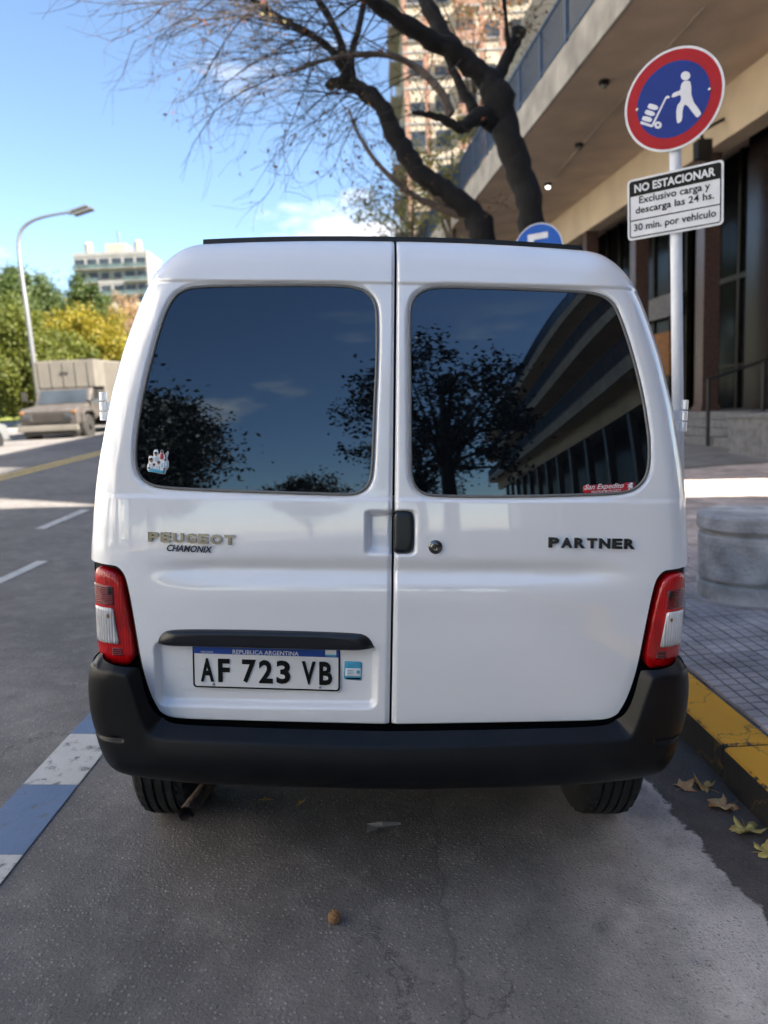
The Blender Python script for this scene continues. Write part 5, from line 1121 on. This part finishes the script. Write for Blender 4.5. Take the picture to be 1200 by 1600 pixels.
for s_ in (-1, 1):
    tp_(MB().box((s_*.70-.15, -.06, .82), (s_*.70+.15, -.03, 1.04)), 'headlight_frame', 'truckcab', cb, .01)
    tp_(MB().box((s_*.70-.11, -.075, .86), (s_*.70+.11, -.061, 1.0)), 'headlight', 'window', cb, .01)
    tp_(MB().box((s_*.90-.06, -.04, 1.05), (s_*.90+.06, .1, 1.14)), 'indicator', 'orange', cb, .01)
    tp_(MB().tube([(s_*1.02, 1.35, 1.45), (s_*1.28, 1.2, 1.5), (s_*1.28, 1.2, 1.78)], .015, 6), 'mirror_arm', 'truckdark', cb, 0)
    tp_(MB().box((s_*1.30-.09, 1.17, 1.5), (s_*1.30+.09, 1.21, 1.82)), 'mirror', 'truckdark', cb, .01)
    tp_(MB().prism([(.30, .70), (.36, 1.02), (.55, 1.14), (1.25, 1.14), (1.46, 1.0), (1.52, .74), (1.45, .74), (1.40, .96), (1.22, 1.06), (.58, 1.06), (.42, .96), (.37, .70)], s_*.97, s_*1.10, lambda a, b, c: (c, a, b)), 'wing', 'truckcab', cb, .02)
tp_(MB().box((-1.05, -.16, .44), (1.05, -.01, .64)), 'bumper', 'truckbody', trk, .03)
tp_(MB().box((-.9, -.08, .30), (.9, .5, .43)), 'valance', 'truckdark', trk, .02)
cg = tp_(MB().box((-1.12, 1.75, .92+1.0), (1.12, 2.7, 2.92)), 'luton', 'truckbody', trk, .03)
cg = tp_(MB().box((-1.12, 2.702, .80), (1.12, 7.6, 2.92)), 'cargo_box', 'truckbody', trk, .03)
for k in range(16): tp_(MB().box((1.121, 2.85+k*.30, .86), (1.17, 2.97+k*.30, 2.86)), 'side_rib', 'truckbody', cg, .0)
for k in range(5): tp_(MB().box((-1.12+.2+k*.45, 1.725, 1.98), (-1.12+.24+k*.45, 1.749, 2.86)), 'front_rib', 'truckbody', cg, .004)
tp_(MB().box((-.14, 1.72, 2.42), (.14, 1.748, 2.5)), 'vent', 'truckdark', cg, .004)
tp_(MB().box((-.45, .3, .45), (.45, 7.4, .795)), 'chassis', 'truckdark', trk, .02)
tp_(MB().box((.55, 3.1, .45), (1.0, 4.2, .78)), 'fuel_tank', 'truckdark', trk, .05)
for s_ in (-1, 1):
    for yy in (.88, 5.9):
        w_ = tp_(MB().lathe([(.30, -.13), (.43, -.13), (.46, -.08), (.46, .08), (.43, .13), (.30, .13)], 28, lambda a, b, c, s_=s_, yy=yy: (s_*.95+c, yy+a, .48+b*1.04)), 'wheel', 'trucktyre', trk, 0)
        tp_(MB().lathe([(.29, -.10), (.29, .09), (.16, .05), (.10, .12), (.02, .12)], 24, lambda a, b, c, s_=s_, yy=yy: (s_*(.96)+s_*c, yy+a, .48+b)), 'rim', 'truckcab', w_, 0)
# silver car parked nearer at the left picture edge
cp = at(12, 702, 22.5); CX1 = at(16, 690, 23.0)[0]; CY1 = at(16, 690, 23.0)[1]
car = empty('parked_car', (CX1-.85, CY1-2.1, at(9, 704, 22.3)[2]), 'pale silver car cut by the left picture edge in front of the truck', 'car')
def cpart(mb, name, m, par=None, bv=.03): o = mb.build(name, m, par or car); return bevel(o, bv, 3) if bv else o
bd = cpart(MB().prism([(2.1, .30), (2.12, .62), (2.0, .80), (1.1, .92), (.55, 1.42), (-.9, 1.46), (-1.75, 1.0), (-2.05, .95), (-2.1, .35)], -.86, .86, lambda a, b, c: (c, a, b)), 'body', 'silver', bv=.09)
for s_ in (-1, 1):
    cpart(MB().add([(s_*.865, 1.0, .95), (s_*.865, .52, 1.36), (s_*.865, -.85, 1.38), (s_*.865, -1.4, 1.0)], [(0, 1, 2, 3)]), 'side_window', 'window', bd, 0)
    cpart(MB().box((s_*.62-.14, 2.06, .62), (s_*.62+.14, 2.10, .76)), 'headlight', 'whiteprint', bd, .01)
    cpart(MB().box((s_*.62-.14, -2.10, .68), (s_*.62+.14, -2.06, .84)), 'tail_light', 'signred', bd, .01)
    for yy in (1.32, -1.28):
        w_ = cpart(MB().lathe([(.20, -.09), (.29, -.09), (.31, -.06), (.31, .06), (.29, .09), (.20, .09)], 26, lambda a, b, c, s_=s_, yy=yy: (s_*.80+c, yy+a, .31+b)), 'wheel', 'tyre', car, 0)
        cpart(MB().lathe([(.20, .02), (.20, .07), (.05, .085), (.02, .085)], 22, lambda a, b, c, s_=s_, yy=yy: (s_*.80+s_*c, yy+a, .31+b)), 'rim', 'steel', w_, 0)
# street lamp
lb = at(46, 520, 29); lz = gz(lb[0], lb[1]); lt = [at(x, y, 29) for x, y in ((44, 500), (36, 445), (29, 395), (29, 370), (36, 354), (55, 342), (85, 335), (108, 332))]
lamp = empty('street_lamp', (lb[0], lb[1], lz), 'grey street lamp with curved arm and twin heads above the park trees', 'street lamp'); OL = np.array([lb[0], lb[1], lz])
q = smooth_path([np.r_[np.array([lb[0]+.12, lb[1], lz-.1]), .10]]+[np.r_[p, r_] for p, r_ in zip(lt, (.095, .085, .075, .07, .065, .06, .05, .045))], 2)
mb = MB(); mb.tube([p[:3]-OL for p in q], [float(p[3]) for p in q], 12); mb.build('post', 'lampmetal', lamp, True)
for (x0, y0, x1, y1, dt) in ((106, 333, 138, 322, .5), (116, 336, 146, 326, -.3)):
    a_, b_ = at(x0, y0, 29+dt)-OL, at(x1, y1, 29+dt)-OL; d_ = (b_-a_); l_ = np.linalg.norm(d_); d_ /= l_; sdv = np.cross(d_, [0, 0, 1.]); sdv /= np.linalg.norm(sdv); upv = np.cross(sdv, d_)
    o = MB().box((0, -.16, -.05), (l_, .16, .05), lambda x, y, z: tuple(a_+d_*x+sdv*y+upv*z)).build('lamp_head', 'lampmetal', lamp); bevel(o, .03, 2)
    MB().tube([tuple(at(104, 332.5, 29)-OL), tuple(a_+d_*.1)], .04, 8).build('bracket', 'lampmetal', lamp)
# low shrubs along the lawn
for i in range(5): leafy_tree('low rounded shrub at the lawn edge, %s from the left' % ['first', 'second', 'third', 'fourth', 'fifth'][i], (-22-i*2.6, 40+i*1.4, gz(0, 40+i*1.4)), 1.2, .6, (.9, .8, .6), 'leaflime', 700, .07, 80+i, trunk_r=.04, clusters=20, name='shrub', cat='shrub', group='shrubs at the lawn edge')
